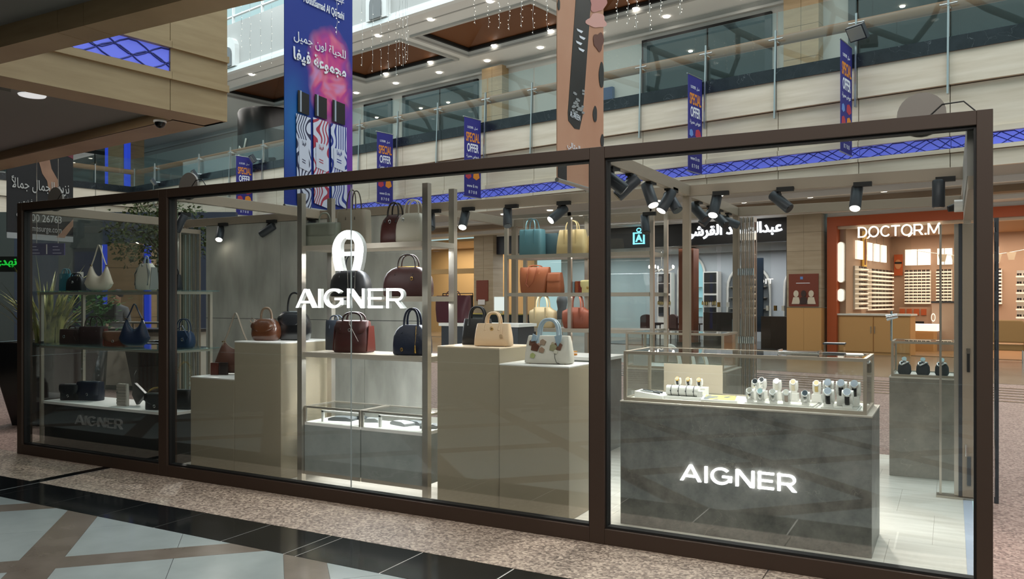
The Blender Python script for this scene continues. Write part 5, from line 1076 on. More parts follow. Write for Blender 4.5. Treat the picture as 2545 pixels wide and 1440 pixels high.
# tall blue perfume banner: plane X = -2
bx = -2.0; ya = pX(707, 0, bx)[1]; yb = pX(876, 0, bx)[1]
def flowermat():
    m = mat('blue_flower_banner', '16348f', .6); nt = m.node_tree; b = nt.nodes['Principled BSDF']; N = nt.nodes.new; L = nt.links.new
    tc = N('ShaderNodeTexCoord'); nz = N('ShaderNodeTexNoise'); nz.inputs['Scale'].default_value = 1.5; nz.inputs['Detail'].default_value = 2; L(tc.outputs['Object'], nz.inputs['Vector'])
    def mask(cx, cz, rx, rz, lo, hi, wob):
        mp = N('ShaderNodeMapping'); mp.inputs['Location'].default_value = (-cx/rx, 0, -cz/rz); mp.inputs['Scale'].default_value = (1/rx, 0, 1/rz); L(tc.outputs['Object'], mp.inputs['Vector'])
        ln = N('ShaderNodeVectorMath'); ln.operation = 'LENGTH'; L(mp.outputs[0], ln.inputs[0])
        ad = N('ShaderNodeMath'); ad.operation = 'MULTIPLY_ADD'; ad.inputs[1].default_value = wob; L(nz.outputs['Fac'], ad.inputs[0]); L(ln.outputs['Value'], ad.inputs[2])
        mr = N('ShaderNodeMapRange'); mr.inputs['From Min'].default_value = lo; mr.inputs['From Max'].default_value = hi; mr.inputs['To Min'].default_value = 1; mr.inputs['To Max'].default_value = 0; L(ad.outputs[0], mr.inputs['Value']); return mr.outputs[0]
    def over(base, col, fac):
        mx = N('ShaderNodeMixRGB'); L(fac, mx.inputs[0])
        if isinstance(base, tuple): mx.inputs[1].default_value = base
        else: L(base, mx.inputs[1])
        if isinstance(col, tuple): mx.inputs[2].default_value = col
        else: L(col, mx.inputs[2])
        return mx.outputs[0]
    vo = N('ShaderNodeTexNoise'); vo.inputs['Scale'].default_value = 2.2; vo.inputs['Detail'].default_value = 1; vo.inputs['Distortion'].default_value = 1.2; L(tc.outputs['Object'], vo.inputs['Vector'])
    rp = N('ShaderNodeValToRGB'); e = rp.color_ramp.elements; e[0].position = .3; e[0].color = lin('8a3f9e'); e[1].position = .75; e[1].color = lin('c88cc0'); k = e.new(.45); k.color = lin('c23a86'); k = e.new(.58); k.color = lin('d86a8c'); L(vo.outputs['Fac'], rp.inputs['Fac'])
    f = bl(822, 185); c = over(lin('122e8a'), lin('0f5fa6'), mask(*bl(728, 300), .45, 1.1, .3, 1.3, .4)); c = over(c, lin('6a2f9c'), mask(*bl(872, 380), .32, 1.9, .5, 1.2, .3)); c = over(c, rp.outputs[0], mask(f[0], f[1], .72, .98, 1.0, 1.35, .75))
    L(c, b.inputs['Base Color']); return m
def zebramat(name, c):
    m = mat(name, c, .6); nt = m.node_tree; b = nt.nodes['Principled BSDF']; N = nt.nodes.new; L = nt.links.new
    tc = N('ShaderNodeTexCoord'); w = N('ShaderNodeTexWave'); w.inputs['Scale'].default_value = 3.0; w.inputs['Distortion'].default_value = 16; w.inputs['Detail'].default_value = 0; w.inputs['Detail Scale'].default_value = .9; w.bands_direction = 'X'; L(tc.outputs['Object'], w.inputs['Vector'])
    r = N('ShaderNodeValToRGB'); r.color_ramp.interpolation = 'CONSTANT'; e = r.color_ramp.elements; e[0].color = lin(c); e[1].color = lin('ccd2e6'); e[1].position = .34; L(w.outputs['Color'], r.inputs['Fac']); L(r.outputs[0], b.inputs['Base Color']); return m
t = thing('tall_banner', 'tall royal blue banner with pink flower and three perfume bottles', 'banner', (bx, ya, 0), R(90), 'tall hanging banners')
bwid = yb - ya
def bl(px, py): p = pX(px, py, bx); return (p[1] - ya, p[2])
box('cloth', flowermat(), t, 0, bwid, .0, .012, 3.22, 9.2)
def poly(name, pts, m, par, y=-.004, th=.004, f=bl): return MB().prism([f(*p) for p in pts], y, y + th, 'y').build(name, m, par)
def blob(name, cx, cy, rx, ry, m, par, y, f=bl, n=26, wob=.14, seed=0, rot=0):
    q = random.Random(seed); ph = q.uniform(0, 6); pts = []
    for k in range(n):
        a = 2*math.pi*k/n; r = 1 + wob*math.sin(3*a + ph) + wob*.6*math.sin(5*a + ph*2); u, v = rx*r*math.cos(a), ry*r*math.sin(a)
        pts.append((cx + u*math.cos(rot) - v*math.sin(rot), cy + u*math.sin(rot) + v*math.cos(rot)))
    return poly(name, pts, m, par, y, .003, f)
M_PK = [mat('flower_%d' % i, c, .7, col2=c2, nscale=2.5, detail=3) for i, (c, c2) in enumerate((('7a3d9c', 'a35aa8'), ('b5388c', 'd0559f'), ('c4557f', 'd9707f'), ('9a62b4', 'b78ac6'), ('5a2f8a', '7a3f9c'), ('c73f6f', 'd85a80')))]
yT = -.02
u0, z0 = bl(735, 170); u1, z1 = bl(857, 138)
text('print_line', arabic('للحياة لون جميل'), M_PRW, t, bl(728, 110)[0], bl(857, 150)[0], bl(800, 132)[1], bl(800, 104)[1], yT, .004, off=.005)
text('print_line', arabic('مجموعة فيفا'), M_PRW, t, bl(727, 150)[0], bl(858, 178)[0], bl(800, 182)[1], bl(800, 142)[1], yT, .004, off=.03)
text('print_name', 'AbdulSamad Al Qurashi', M_PRW, t, bl(752, 10)[0], bl(853, 30)[0], bl(800, 30)[1], bl(800, 7)[1], yT, .004, off=.02); text('print_name', arabic('عبدالصمد القرشي'), M_PRW, t, bl(780, 0)[0], bl(853, 10)[0], bl(820, 5)[1], bl(820, -22)[1], yT, .004, off=.02)
M_BOT = mat('bottle_white_print', 'ccd2e6', .6); M_CAPB = mat('cap_black_print', '101012', .5); M_CAPS = mat('cap_silver_print', '9aa4b4', .5)
for i, (x0, x1, yt, c, lab) in enumerate(((734, 770, 282, '2b2f4e', 'فيفا'), (776, 814, 292, 'a8324a', 'فيفا'), (820, 859, 306, '20328c', 'فيفا'))):
    mp_ = mat('bottle_pattern_%s' % c, c, .6); yo = -.022 - .001*i
    poly('print_bottle', [(x0, yt), (x1, yt + 12), (x1 + 2, 520), (x0 + 3, 505)], zebramat('bottle_zebra_'+c, c), t, yo)
    poly('print_cap', [(x0 + 4, yt - 58), (x1 - 4, yt - 46), (x1 - 4, yt + 6), (x0 + 4, yt - 4)], M_CAPB, t, yo - .004); poly('print_cap_shine', [(x0 + 9, yt - 57), (x0 + 13, yt - 56), (x0 + 13, yt - 3), (x0 + 9, yt - 4)], M_CAPS, t, yo - .007)
    poly('print_label', [(x0 + 6, yt + 62), (x1 - 6, yt + 69), (x1 - 5, 428), (x0 + 7, 416)], mat('label_grey_print', 'c8cee0', .6), t, yo - .010)
    ua, za = bl(x0 + 14, yt + 82); ub, zb_ = bl(x1 - 13, yt + 70); text('print_label_text', arabic(lab), mp_, t, ua, ub, za, zb_, yo - .012, .003); 
    for k in range(2): poly('print_label_line', [(x0 + 14, 395 + 6*k), (x1 - 14, 400 + 6*k), (x1 - 14, 402 + 6*k), (x0 + 14, 397 + 6*k)], mp_, t, yo - .013)
MB().cyl((0, .006, 3.2), (bwid, .006, 3.2), .03, n=10).build('bottom_rod', M_ALU, t)
# peach banner: plane X = 3.5
px3 = 3.5; yc = pX(1385, 0, px3)[1]; yd = pX(1500, 0, px3)[1]
def bl2(px, py): p = pX(px, py, px3); return (p[1] - yc, p[2])
t = thing('tall_banner', 'tall peach banner showing a black tube held by fingers', 'banner', (px3, yc, 0), R(90), 'tall hanging banners')
box('cloth', mat('peach_banner', 'c9977c', .65, col2='bb8468', nscale=.5), t, 0, yd - yc, 0, .012, 3.22, 8.6); MB().cyl((0, .006, 3.2), (yd - yc, .006, 3.2), .03, n=10).build('bottom_rod', M_ALU, t)
M_TUBE = mat('tube_black_print', '1c1c1d', .45, col2='2a2a2b', nscale=1); f2 = bl2
poly('print_tube', [(1432, -20), (1470, -20), (1452, 230), (1447, 290), (1440, 322), (1428, 320), (1412, 300), (1411, 280), (1416, 210)], M_TUBE, t, -.005, .004, f2)
M_FL = mat('peach_petal_print', 'c58a7c', .6, col2='d3a08f', nscale=2); blob('print_finger', 1482, 52, 24, 18, mat('pink_finger_print', 'd7a096', .6), t, -.009, f2, seed=2); blob('print_nail', 1485, 8, 20, 22, mat('pink_nail_print', 'c3857e', .6), t, -.008, f2, seed=3)
blob('print_dark_petal', 1487, 103, 13, 22, mat('maroon_print', '6b4238', .6), t, -.009, f2, seed=5)
for x, y, rx, ry in ((1494, 187, 6, 32), (1478, 284, 5, 20), (1496, 350, 4, 16), (1388, 12, 3, 14)): blob('print_pebble', x, y, rx, ry, mat('dark_grey_print', '2a2b2c', .5), t, -.009, f2, wob=.05)
for k, (x, y) in enumerate(((1440, 75), (1446, 92), (1438, 105), (1444, 122))): poly('print_script', [(x - 8, y - 4), (x + 8, y + 3), (x + 4, y + 8), (x - 6, y + 2)], M_PRW, t, -.010, .003, f2)
for k in range(26):
    q = random.Random(k); x = 1417 + q.uniform(0, 30); y = 222 + q.uniform(0, 58); poly('print_pattern', [(x, y), (x + 6, y + 2), (x + 5, y + 7), (x - 1, y + 5)], mat('pattern_grey_print', '8f8f90', .6), t, -.010 - .0001*k, .003, f2)
text('print_small', 'AL-AREEN', M_PRW, t, bl2(1415, 275)[0], bl2(1440, 290)[0], bl2(1428, 296)[1], bl2(1428, 282)[1], -.012, .003)
text('print_line', arabic('أناقتي المثالي'), M_PRW, t, bl2(1408, 370)[0], bl2(1470, 380)[0], bl2(1440, 385)[1], bl2(1440, 360)[1], -.012, .003, off=.01)
poly('print_box', [(1386, 400), (1408, 410), (1408, 450), (1386, 440)], M_TUBE, t, -.006, .004, f2)
# black banner: plane X = -8
px8 = -8.8; ye = pX(17, 500, px8)[1]; yg = pX(182, 500, px8)[1]
def bl3(px, py): p = pX(px, py, px8); return (p[1] - ye, p[2])
t = thing('tall_banner', 'black banner with a resting hand and phone number at far left', 'banner', (px8, ye, 0), R(90), 'tall hanging banners')
box('cloth', mat('black_banner', '131315', .6), t, 0, yg - ye, 0, .012, bl3(100, 583)[1], 5.4); box('bottom_hem', mat('white_hem', '9ea2a2', .6), t, 0, yg - ye, -.002, .012, bl3(100, 597)[1], bl3(100, 583)[1])
f3 = bl3; M_SK = mat('hand_print', '8d6a55', .6, col2='a07c64', nscale=2); M_SKD = mat('hand_shadow_print', '6d4d3c', .6)
poly('print_hand', [(49, 402), (60, 386), (85, 376), (110, 372), (120, 375), (123, 395), (128, 420), (145, 450), (146, 462), (132, 480), (135, 500), (125, 505), (122, 480), (117, 450), (105, 432), (96, 400), (85, 396), (72, 400), (58, 410), (54, 412)], M_SK, t, -.005, .004, f3)
poly('print_hand_shadow', [(60, 398), (84, 384), (98, 390), (100, 396), (86, 394), (72, 399)], M_SKD, t, -.009, .004, f3); poly('print_arm', [(182, 545), (182, 562), (160, 592), (140, 590)], M_SK, t, -.005, .004, f3); poly('print_red', [(172, 360), (182, 360), (182, 396), (167, 388)], mat('dark_red_print', '6a2a35', .6), t, -.005, .004, f3)
M_PRG = mat('grey_white_print', 'b9b9b6', .6)
text('print_line', arabic('نزيد الجمال جمالاً'), M_PRG, t, bl3(28, 450)[0], bl3(171, 470)[0], bl3(100, 482)[1], bl3(100, 445)[1], -.012, .004, off=.005); text('print_line', arabic('فخرمى'), M_PRG, t, bl3(46, 495)[0], bl3(80, 505)[0], bl3(60, 512)[1], bl3(60, 494)[1], -.012, .004)
text('print_number', '920 00 26763', M_PRG, t, bl3(40, 540)[0], bl3(152, 545)[0], bl3(100, 552)[1], bl3(100, 534)[1], -.012, .004); text('print_address', 'www.mesurge.com', M_PRG, t, bl3(44, 570)[0], bl3(152, 575)[0], bl3(100, 581)[1], bl3(100, 566)[1], -.012, .004)
for bo_, bw_, z_ in ((bpy.data.objects['tall_banner'], bwid, 9.2), (bpy.data.objects['tall_banner.001'], yd - yc, 8.6), (bpy.data.objects['tall_banner.002'], yg - ye, 5.4)):
    MB().cyl((0, .006, z_), (bw_, .006, z_), .03, n=10).build('top_rod', M_ALU, bo_)
    for x in (.06, bw_ - .06): MB().cyl((x, .006, z_), (x, .006, 14.0), .008, n=6).build('cable', M_ALU, bo_)
# string lights hanging in the atrium
M_WIRE = mat('clear_wire', 'c9cccb', .4); M_BULB = mat('tiny_bulb', 'fff8ea', .4, emit='fff4dc', es=1.2)
strands = [(600, 30, 120), (622, 25, 150), (648, 8, 168), (675, 20, 160), (900, 0, 165), (926, 0, 180), (947, 0, 190), (966, 0, 175), (985, 20, 190), (993, 0, 160), (1001, 0, 165), (1008, 0, 158), (1013, 0, 150), (1215, 10, 70), (1241, 0, 72), (1265, 0, 75), (1296, 0, 68), (1325, 0, 85), (1360, 0, 88), (1535, 0, 58), (1560, 0, 62), (1582, 0, 70), (1615, 0, 78), (1643, 0, 40), (1690, 0, 36), (735, 0, 75), (758, 0, 62), (800, 0, 80), (838, 0, 85), (1180, 20, 60)]
for k, (x, y0, y1) in enumerate(strands):
    d = 16.0 if x < 720 or x > 890 else 9.5
    zb_ = pB(x, y1, d)[1]; s = pB(x, y1, d)[0]; zt = pB(x, min(y0, 0) - 40, d)[1]
    t = thing('string_light', 'thin hanging string of tiny lights ' + ('between the stone gallery corner and the blue banner' if x < 720 else 'in front of the blue banner' if x < 890 else 'just right of the blue banner' if x < 1100 else 'left of the peach banner' if x < 1400 else 'right of the peach banner'), 'string lights', bw(s, d, 0), TH, 'hanging string lights')
    q = random.Random(k); P = [(q.uniform(-.02, .02), 0, zt + (zb_ - zt)*i/12) for i in range(13)]; MB().tube(P, .004, 4).build('wire', M_WIRE, t)
    mb = MB()
    for i in range(8):
        z = zb_ + (zt - zb_)*i/11 + .03; mb.lathe([(.001, 0), (.010, .012), (.001, .028)], 6, (q.uniform(-.05, .05), 0, z))
    tag(mb.build('bulbs', M_BULB, t), kind='stuff')
# ================================================================== SHOPS ACROSS THE ATRIUM, ground floor (B frame: x = s, y = d)
def sbox(name, m, x0, x1, y0, y1, z0, z1):
    o = MB().box(x0, x1, y0, y1, z0, z1).build(name, m, None); o.location = B0; o.rotation_euler = (0, 0, TH); return tag(o, kind='structure')
def bthing(name, label, cat, s=0, d=0, z=0, group=None): return thing(name, label, cat, bw(s, d, z), TH, group)
M_ORF = mat('orange_shop_frame', 'b4552a', .45); M_TANW = mat('tan_shop_wall', 'b09078', .6); M_TANC = mat('tan_cabinet', 'cf9f66', .5); M_LITP = mat('lit_white_panel', 'ffffff', .5, emit='fff0dc', es=.95); M_DARKS = mat('dark_shop_sign', '17171b', .3)
# --- eyewear shop on the right
dw = struct('wall_shop_right', 'orange-framed eyewear shopfront on the right', B0, TH)
box('frame_top', M_ORF, dw, -7.69, 12, 23.9, 24.2, 3.66, 3.93); box('frame_side', M_ORF, dw, -7.69, -7.42, 23.9, 24.2, 0, 3.66); box('frame_inner', mat('pale_frame_trim', 'c9b8a2', .5), dw, -7.42, 12, 24.0, 24.25, 3.58, 3.66)
box('fascia_above', M_CEILW, dw, -7.69, 12, 23.95, 24.3, 3.93, 4.16)
sbox('wall_side_shop', M_TANW, -7.42, -7.25, 24.2, 29.2, 0, 3.66); sbox('wall_rear', M_TANW, -7.25, 12, 29.1, 29.3, 0, 3.66); sbox('ceiling_shop', mat('tan_ceiling', 'a8835f', .7), -7.42, 12, 24.2, 29.2, 3.64, 3.7); sbox('floor_shop', mat('tan_floor', '9a7550', .3), -7.42, 12, 24.1, 29.2, .004, .02)
sbox('window_shop', M_VGLASS, -7.42, -5.5, 24.1, 24.12, 1.15, 3.58)
area('shop_right_light', bw(-3.0, 26.6, 3.6), 7, 3.5, 280, (1, .86, .70), (0, 0, TH))
sgn = bthing('shop_sign', 'white lit eyewear shop lettering under the orange frame', 'sign')
lettering(sgn, 'DOCTOR.M', pB(2132, 575, 23.9)[0], pB(2336, 565, 23.9)[0], 3.30, 3.60, 23.95, .05, mat('warm_sign_white', 'ffffff', .5, emit='fff2dc', es=1.6), gap=.13)
for px in (2165, 2268): s = pB(px, 570, 23.9)[0]; MB().prism([(s - .12, 3.26), (s - .07, 3.26), (s + .02, 3.36), (s - .02, 3.38)], 23.89, 23.9, 'y').build('letter_slash', MATS['warm_sign_white'], sgn)
for z0, z1 in ((2.05, 3.20), (1.5, 1.85)):
    s = -7.34; q = bthing('pill_light', ('tall' if z1 > 3 else 'short') + ' pill-shaped lit panel on the orange shop side wall', 'light'); r = .085
    MB().prism([(s + r*math.cos(R(a)), (z1 - r if 0 <= a <= 180 else z0 + r) + r*math.sin(R(a))) for a in range(0, 360, 20)], 24.0, 24.06, 'y').build('panel', M_LITP, q); MB().prism([(s + 1.2*r*math.cos(R(a)), (z1 - r if 0 <= a <= 180 else z0 + r) + 1.2*r*math.sin(R(a))) for a in range(0, 360, 20)], 24.03, 24.09, 'y').build('rim', M_SWHITE, q)
cb_ = bthing('shop_cabinet', 'tan two-door cabinet under the eyewear shop window', 'cabinet'); box('body', M_TANC, cb_, -7.42, -5.5, 24.02, 24.6, 0, 1.10)
for k in range(2): d_ = box('door', M_TANC, cb_, -7.38 + .95*k, -6.46 + .95*k, 23.99, 24.02, .08, 1.06); box('handle', M_STEEL, d_, -6.52 + .1*k, -6.50 + .1*k, 23.97, 23.99, .6, .8)
box('top', M_SWHITE, cb_, -7.44, -5.46, 23.95, 24.65, 1.10, 1.15)
def rack(label, s0, s1, d, z0, z1, rows, cols, wall='back'):
    t = bthing('glasses_rack', label, 'rack', group='lit racks of glasses'); fm = mat('glasses_frame', '2a1c18', .3)
    if wall == 'back':
        box('back_panel', mat('rack_back', 'cfc4b8', .6), t, s0, s1, d, d + .05, z0, z1)
        for r in range(rows):
            z = z0 + (z1-z0)*(r + .15)/rows; box('shelf', mat('rack_shelf', 'e8dccb', .5, emit='ffe9cc', es=.6), t, s0, s1, d - .16, d, z, z + .04)
            g = MB()
            for c in range(cols): x = s0 + (s1-s0)*(c + .5)/cols; w = (s1-s0)/cols*.36; g.box(x - w, x - w*.12, d - .12, d - .10, z + .05, z + .11).box(x + w*.12, x + w, d - .12, d - .10, z + .05, z + .11).box(x - w*.12, x + w*.12, d - .12, d - .11, z + .085, z + .10)
            tag(g.build('row_of_glasses', fm, t), kind='stuff')
    else:
        box('back_panel', mat('rack_back', 'cfc4b8', .6), t, d - .05, d, s0, s1, z0, z1)
        for r in range(rows):
            z = z0 + (z1-z0)*(r + .15)/rows; box('shelf', mat('rack_shelf', 'e8dccb', .5, emit='ffe9cc', es=.6), t, d, d + .16, s0, s1, z, z + .04); g = MB()
            for c in range(cols): y = s0 + (s1-s0)*(c + .5)/cols; w = (s1-s0)/cols*.36; g.box(d + .10, d + .12, y - w, y - w*.12, z + .05, z + .11).box(d + .10, d + .12, y + w*.12, y + w, z + .05, z + .11)
            tag(g.build('row_of_glasses', fm, t), kind='stuff')
    return t
SW = -7.2
rack('rack of glasses on the left wall of the orange shop', 24.9, 25.7, SW, 1.25, 2.55, 9, 3, 'side'); rack('longer rack of glasses on the side wall near the corner', 26.2, 28.6, SW, 1.2, 2.5, 10, 6, 'side')
sB = lambda px: pB(px, 700, 29.0)[0]
rack('square rack of glasses on the rear wall of the orange shop', sB(2250), sB(2313), 29.05, 1.4, 2.5, 11, 6); rack('rack of glasses behind the entrance door leaf', sB(2328), sB(2366), 29.05, 1.4, 2.5, 11, 4); rack('rack of glasses seen right of the entrance door', sB(2405), sB(2436), 29.05, 1.4, 2.5, 10, 4); rack('open shelf with pairs of sunglasses at the right edge', pB(2527, 700, 26.0)[0], pB(2575, 700, 26.0)[0], 26.0, 1.0, 2.35, 6, 3); rack('rack of glasses just right of the right kiosk post', sB(2474), sB(2490), 29.05, 1.4, 2.5, 10, 2)
for lab, p0, p1 in (('wide double lit panel on the rear wall of the orange shop', 2250, 2312), ('lit panel right of the double one in the orange shop', 2330, 2366), ('lit panel behind the right kiosk post', 2414, 2427), ('lit panel just right of the right kiosk post', 2474, 2482)):
    q = bthing('lit_panel', lab, 'light panel'); a, b = sB(p0), sB(p1); box('panel', M_LITP, q, a, b, 28.98, 29.08, 2.68, 3.2)
    MB().box((a+b)/2 - .01, (a+b)/2 + .01, 28.96, 28.98, 2.68, 3.2).build('divider', M_STEEL, q)
for k, (y0, y1) in enumerate(((24.9, 25.5), (26.0, 26.5), (26.8, 27.3), (27.6, 28.1))):
    q = bthing('lit_panel', ('lit panel nearest the front on the side wall of the orange shop', 'second lit panel along the side wall of the orange shop', 'third lit panel along the side wall of the orange shop', 'last lit panel along the side wall of the orange shop')[k], 'light panel'); box('panel', M_LITP, q, SW, SW + .06, y0, y1, 2.75, 3.3); box('hanger', M_STEEL, q, SW + .02, SW + .04, (y0+y1)/2 - .01, (y0+y1)/2 + .01, 3.3, 3.64)
q = bthing('poster', 'tall yellow poster with a profile on the side wall of the orange shop', 'poster'); box('sheet', mat('yellow_poster', 'd8a84a', .5, emit='d8a84a', es=.3), q, SW, SW + .05, 25.62, 25.92, 2.5, 3.62); MB().prism([(25.66, 2.6), (25.8, 2.6), (25.88, 3.0), (25.8, 3.4), (25.66, 3.35)], SW + .05, SW + .06, 'x').build('portrait', mat('portrait_print', '7a4326', .6), q)
q = bthing('poster', 'orange portrait poster with dark sunglasses on the rear wall', 'poster'); a, b = sB(2222), sB(2243); box('sheet', mat('orange_poster', 'b5521e', .5), q, a, b, 29.0, 29.06, 2.35, 3.05); MB().prism([((a+b)/2 + .1*math.cos(R(v)), 2.72 + .16*math.sin(R(v))) for v in range(0, 360, 24)], 28.98, 29.0, 'y').build('face', mat('face_print', 'c98a5c', .6), q); box('sunglasses', M_BLACK, q, (a+b)/2 - .1, (a+b)/2 + .12, 28.96, 28.98, 2.74, 2.80)
q = bthing('bunting', 'string of small flags across the orange shop', 'bunting')
P = [(-6.0 + 3.2*i/9, 27.0, 3.05 - .22*math.sin(math.pi*i/9)) for i in range(10)]; MB().tube(P, .01, 4).build('cord', M_SWHITE, q)
for i in range(2, 8): x, y, z = P[i]; MB().prism([(x - .12, z), (x + .12, z), (x + .07, z - .22), (x - .07, z - .22)], 26.98, 27.0, 'y').build('flag', mat('flag_card', 'b9a58c', .6), q)
# lower drawers, counter and bench of the orange shop
q = bthing('shop_cabinet', 'brown drawer unit under the rear rack in the orange shop', 'cabinet'); a, b = sB(2246), sB(2316); box('body', M_TANW, q, a, b, 28.4, 29.05, .0, 1.3)
for k in range(4): box('drawer', M_ORF, q, a + .03 + (b-a)*k/4, a + (b-a)*(k+1)/4 - .03, 28.36, 28.4, 1.05, 1.25)
box('open_shelf', M_BLACK, q, a + .1, b - .1, 28.38, 28.4, .45, .85); 
q = bthing('light_box', 'low white lit display table inside the orange shop', 'table'); a, b = pB(2240, 830, 26.5)[0], pB(2334, 830, 26.5)[0]; box('top', M_LITP, q, a, b, 26.2, 26.8, .62, .82); box('base', M_TANC, q, a + .1, b - .1, 26.25, 26.75, 0, .62)
text('lettering', 'O', M_LITP, q, b - .15, b - .03, .9, 1.15, 26.19, .01)
q = bthing('shop_cabinet', 'pale reception unit with a white O behind the entrance door', 'cabinet'); a = pB(2316, 800, 26.9)[0]; box('body', mat('pale_pink_unit', 'b49a86', .5), q, a, a + .9, 26.9, 27.5, 0, 1.45); box('top', M_DKGREY, q, a - .02, a + .92, 26.88, 27.5, 1.45, 1.5)
q = bthing('armchair', 'tan rounded armchair at the right edge', 'armchair', *((pB(2508, 820, 23.2)[0]), 23.2)); MB().prism([(-.38, .5), (.38, .5), (.38, .95), (.32, 1.05), (-.30, 1.05), (-.36, .98)], -.35, -.25, 'y').build('backrest', mat('tan_upholstery', 'b48b58', .7), q, .03); box('seat', MATS['tan_upholstery'], q, -.38, .36, -.27, .4, .3, .46, .03); box('armrest', MATS['tan_upholstery'], q, .34, .42, -.3, .4, .3, .66, .02)
for sx in (-.34, .32):
    for sy in (-.26, .36): MB().cyl((sx, sy, 0), (sx, sy, .32), .02, n=8).build('leg', M_CHROME, q)
# --- panelled pier with a poster between the shops
pr = struct('wall_pier', 'stone-clad pier between the two shops', B0, TH)
for r in range(5):
    for c in range(2): box('stone_block', mat('grey_beige_stone', 'b3a48e', .5, col2='a5957e', nscale=1.5, stretch=(.7, .7, 6)), pr, -8.79 + .505*c, -8.29 + .505*c, 23.7, 24.3, 1.32 + .55*r, 1.865 + .55*r)
for c in range(2): box('wood_panel', M_TANC, pr, -8.79 + .505*c, -8.29 + .505*c, 23.7, 24.3, 0, 1.31)
q = bthing('poster', 'maroon poster with pale figures on the stone pier', 'poster'); box('sheet', mat('maroon_poster', '7a3a2a', .5), q, -8.72, -7.86, 23.67, 23.7, 1.35, 2.30)
for k, x in enumerate((-8.5, -8.28, -8.06)): MB().prism([(x - .13, 1.42), (x + .13, 1.42), (x + .08, 1.62), (x - .08, 1.62)], 23.655, 23.67, 'y').prism([(x + .075*math.cos(R(v)), 1.72 + .1*math.sin(R(v))) for v in range(0, 360, 30)], 23.65, 23.67, 'y').build('figure', mat('figure_print_%d' % (k % 2), ('d8cdbb', '3c2a28')[k % 2], .6), q)
box('caption', M_PRW, q, -8.5, -8.1, 23.66, 23.67, 2.02, 2.04); box('emblem', M_PRB, q, -8.38, -8.3, 23.66, 23.67, 2.14, 2.22)
# --- perfume shop with dark sign
pw = struct('wall_shop_middle', 'perfume shopfront with a black sign band', B0, TH)
M_PALE = mat('pale_shop_wall', 'b9bec2', .6); M_NAV = mat('navy_panel', '2f4258', .5)
box('sign_band', M_DARKS, pw, -15.9, -8.8, 23.9, 24.1, 3.30, 4.02); box('fascia_above', M_CEILW, pw, -15.9, -8.8, 23.9, 24.2, 4.02, 4.16); sbox('wall_rear', M_PALE, -16, -8.8, 28.6, 28.8, 0, 3.6); sbox('ceiling_shop', M_CEIL, -16, -8.8, 24.1, 28.7, 3.32, 3.4); sbox('wall_side_shop', M_DARKS, -8.95, -8.8, 24.1, 28.7, 0, 3.4)
box('jamb', mat('dark_brown_jamb', '3c3028', .5), pw, -15.9, -15.3, 23.9, 24.2, 0, 3.30); sbox('floor_shop', mat('dark_floor', '4a4a48', .2), -16, -8.8, 24.1, 28.7, .004, .02)
for s in (-15.3, -12.75, -11.0): sbox('window_shop', M_VGLASS, s, s + 1.6, 24.0, 24.02, .1, 3.3)
area('shop_middle_light', bw(-12.5, 26.4, 3.28), 5.5, 3, 150, (.95, .97, 1), (0, 0, TH))
sgn = bthing('shop_sign', 'white lit Arabic lettering on the black shop sign band', 'sign'); text('letters', arabic('عبدالصمد القرشي'), mat('cool_sign_white', 'ffffff', .5, emit='f2f6ff', es=1.8), sgn, pB(1700, 580, 23.85)[0], pB(1944, 572, 23.85)[0], 3.40, 3.93, 23.89, .04, off=.03)
em = bthing('shop_emblem', 'small teal lit emblem at the left end of the black sign band', 'sign'); s = pB(1587, 590, 23.85)[0]; m_t = mat('teal_sign', '9fe0ee', .5, emit='7fd8ee', es=1.5)
MB().box(s - .22, s - .17, 23.85, 23.89, 3.42, 3.82).box(s + .17, s + .22, 23.85, 23.89, 3.42, 3.82).box(s - .22, s + .22, 23.85, 23.89, 3.78, 3.82).box(s - .22, s + .22, 23.85, 23.89, 3.42, 3.46).tube([(s + .08*math.cos(R(a)), 23.87, 3.9 + .06*math.sin(R(a))) for a in range(0, 360, 30)], .018, 5, closed=True).build('frame', m_t, em)
text('letter', 'A', m_t, em, s - .13, s + .13, 3.50, 3.75, 23.89, .03, off=.02)
# arches, shelves, pillar, chairs inside
for k, (s, w, h, m) in enumerate(((-14.3, 1.0, 2.9, 'a'), (-12.0, 1.5, 2.75, 'b'), (-9.9, 1.4, 2.7, 'b'))):
    q = bthing('arched_niche', ('pointed pale blue niche behind the chandelier', 'wide round-topped dark niche behind the roof post', 'round-topped niche at the right end of the perfume shop')[k], 'niche')
    top = [(s + w/2*math.cos(R(a)), h - w/2 + (w/2*math.sin(R(a)) if m == 'b' else .75*math.sin(R(a))**.8)) for a in range(0, 181, 15)]
    MB().prism([(s - w/2 - .0, .9)] + [(s + w/2, .9)] + top, 28.55, 28.6, 'y').build('recess', mat('niche_blue', '8fc0c8', .4, emit='8fc0c8', es=.4) if m == 'a' else mat('niche_dark', '55595c', .5), q)
    rim = [(s + (w/2 + .06)*math.cos(R(a)), 28.53, h - w/2 + ((w/2 + .06)*math.sin(R(a)) if m == 'b' else .8*math.sin(R(a))**.8)) for a in range(0, 181, 15)]
    MB().tube([(s + w/2 + .06, 28.53, .9)] + rim + [(s - w/2 - .06, 28.53, .9)], .05, 6).build('rim', M_SWHITE, q)
    for z in (1.2, 1.6, 2.0): box('shelf', M_STEEL, q, s - w/2 + .05, s + w/2 - .05, 28.4, 28.55, z, z + .03)
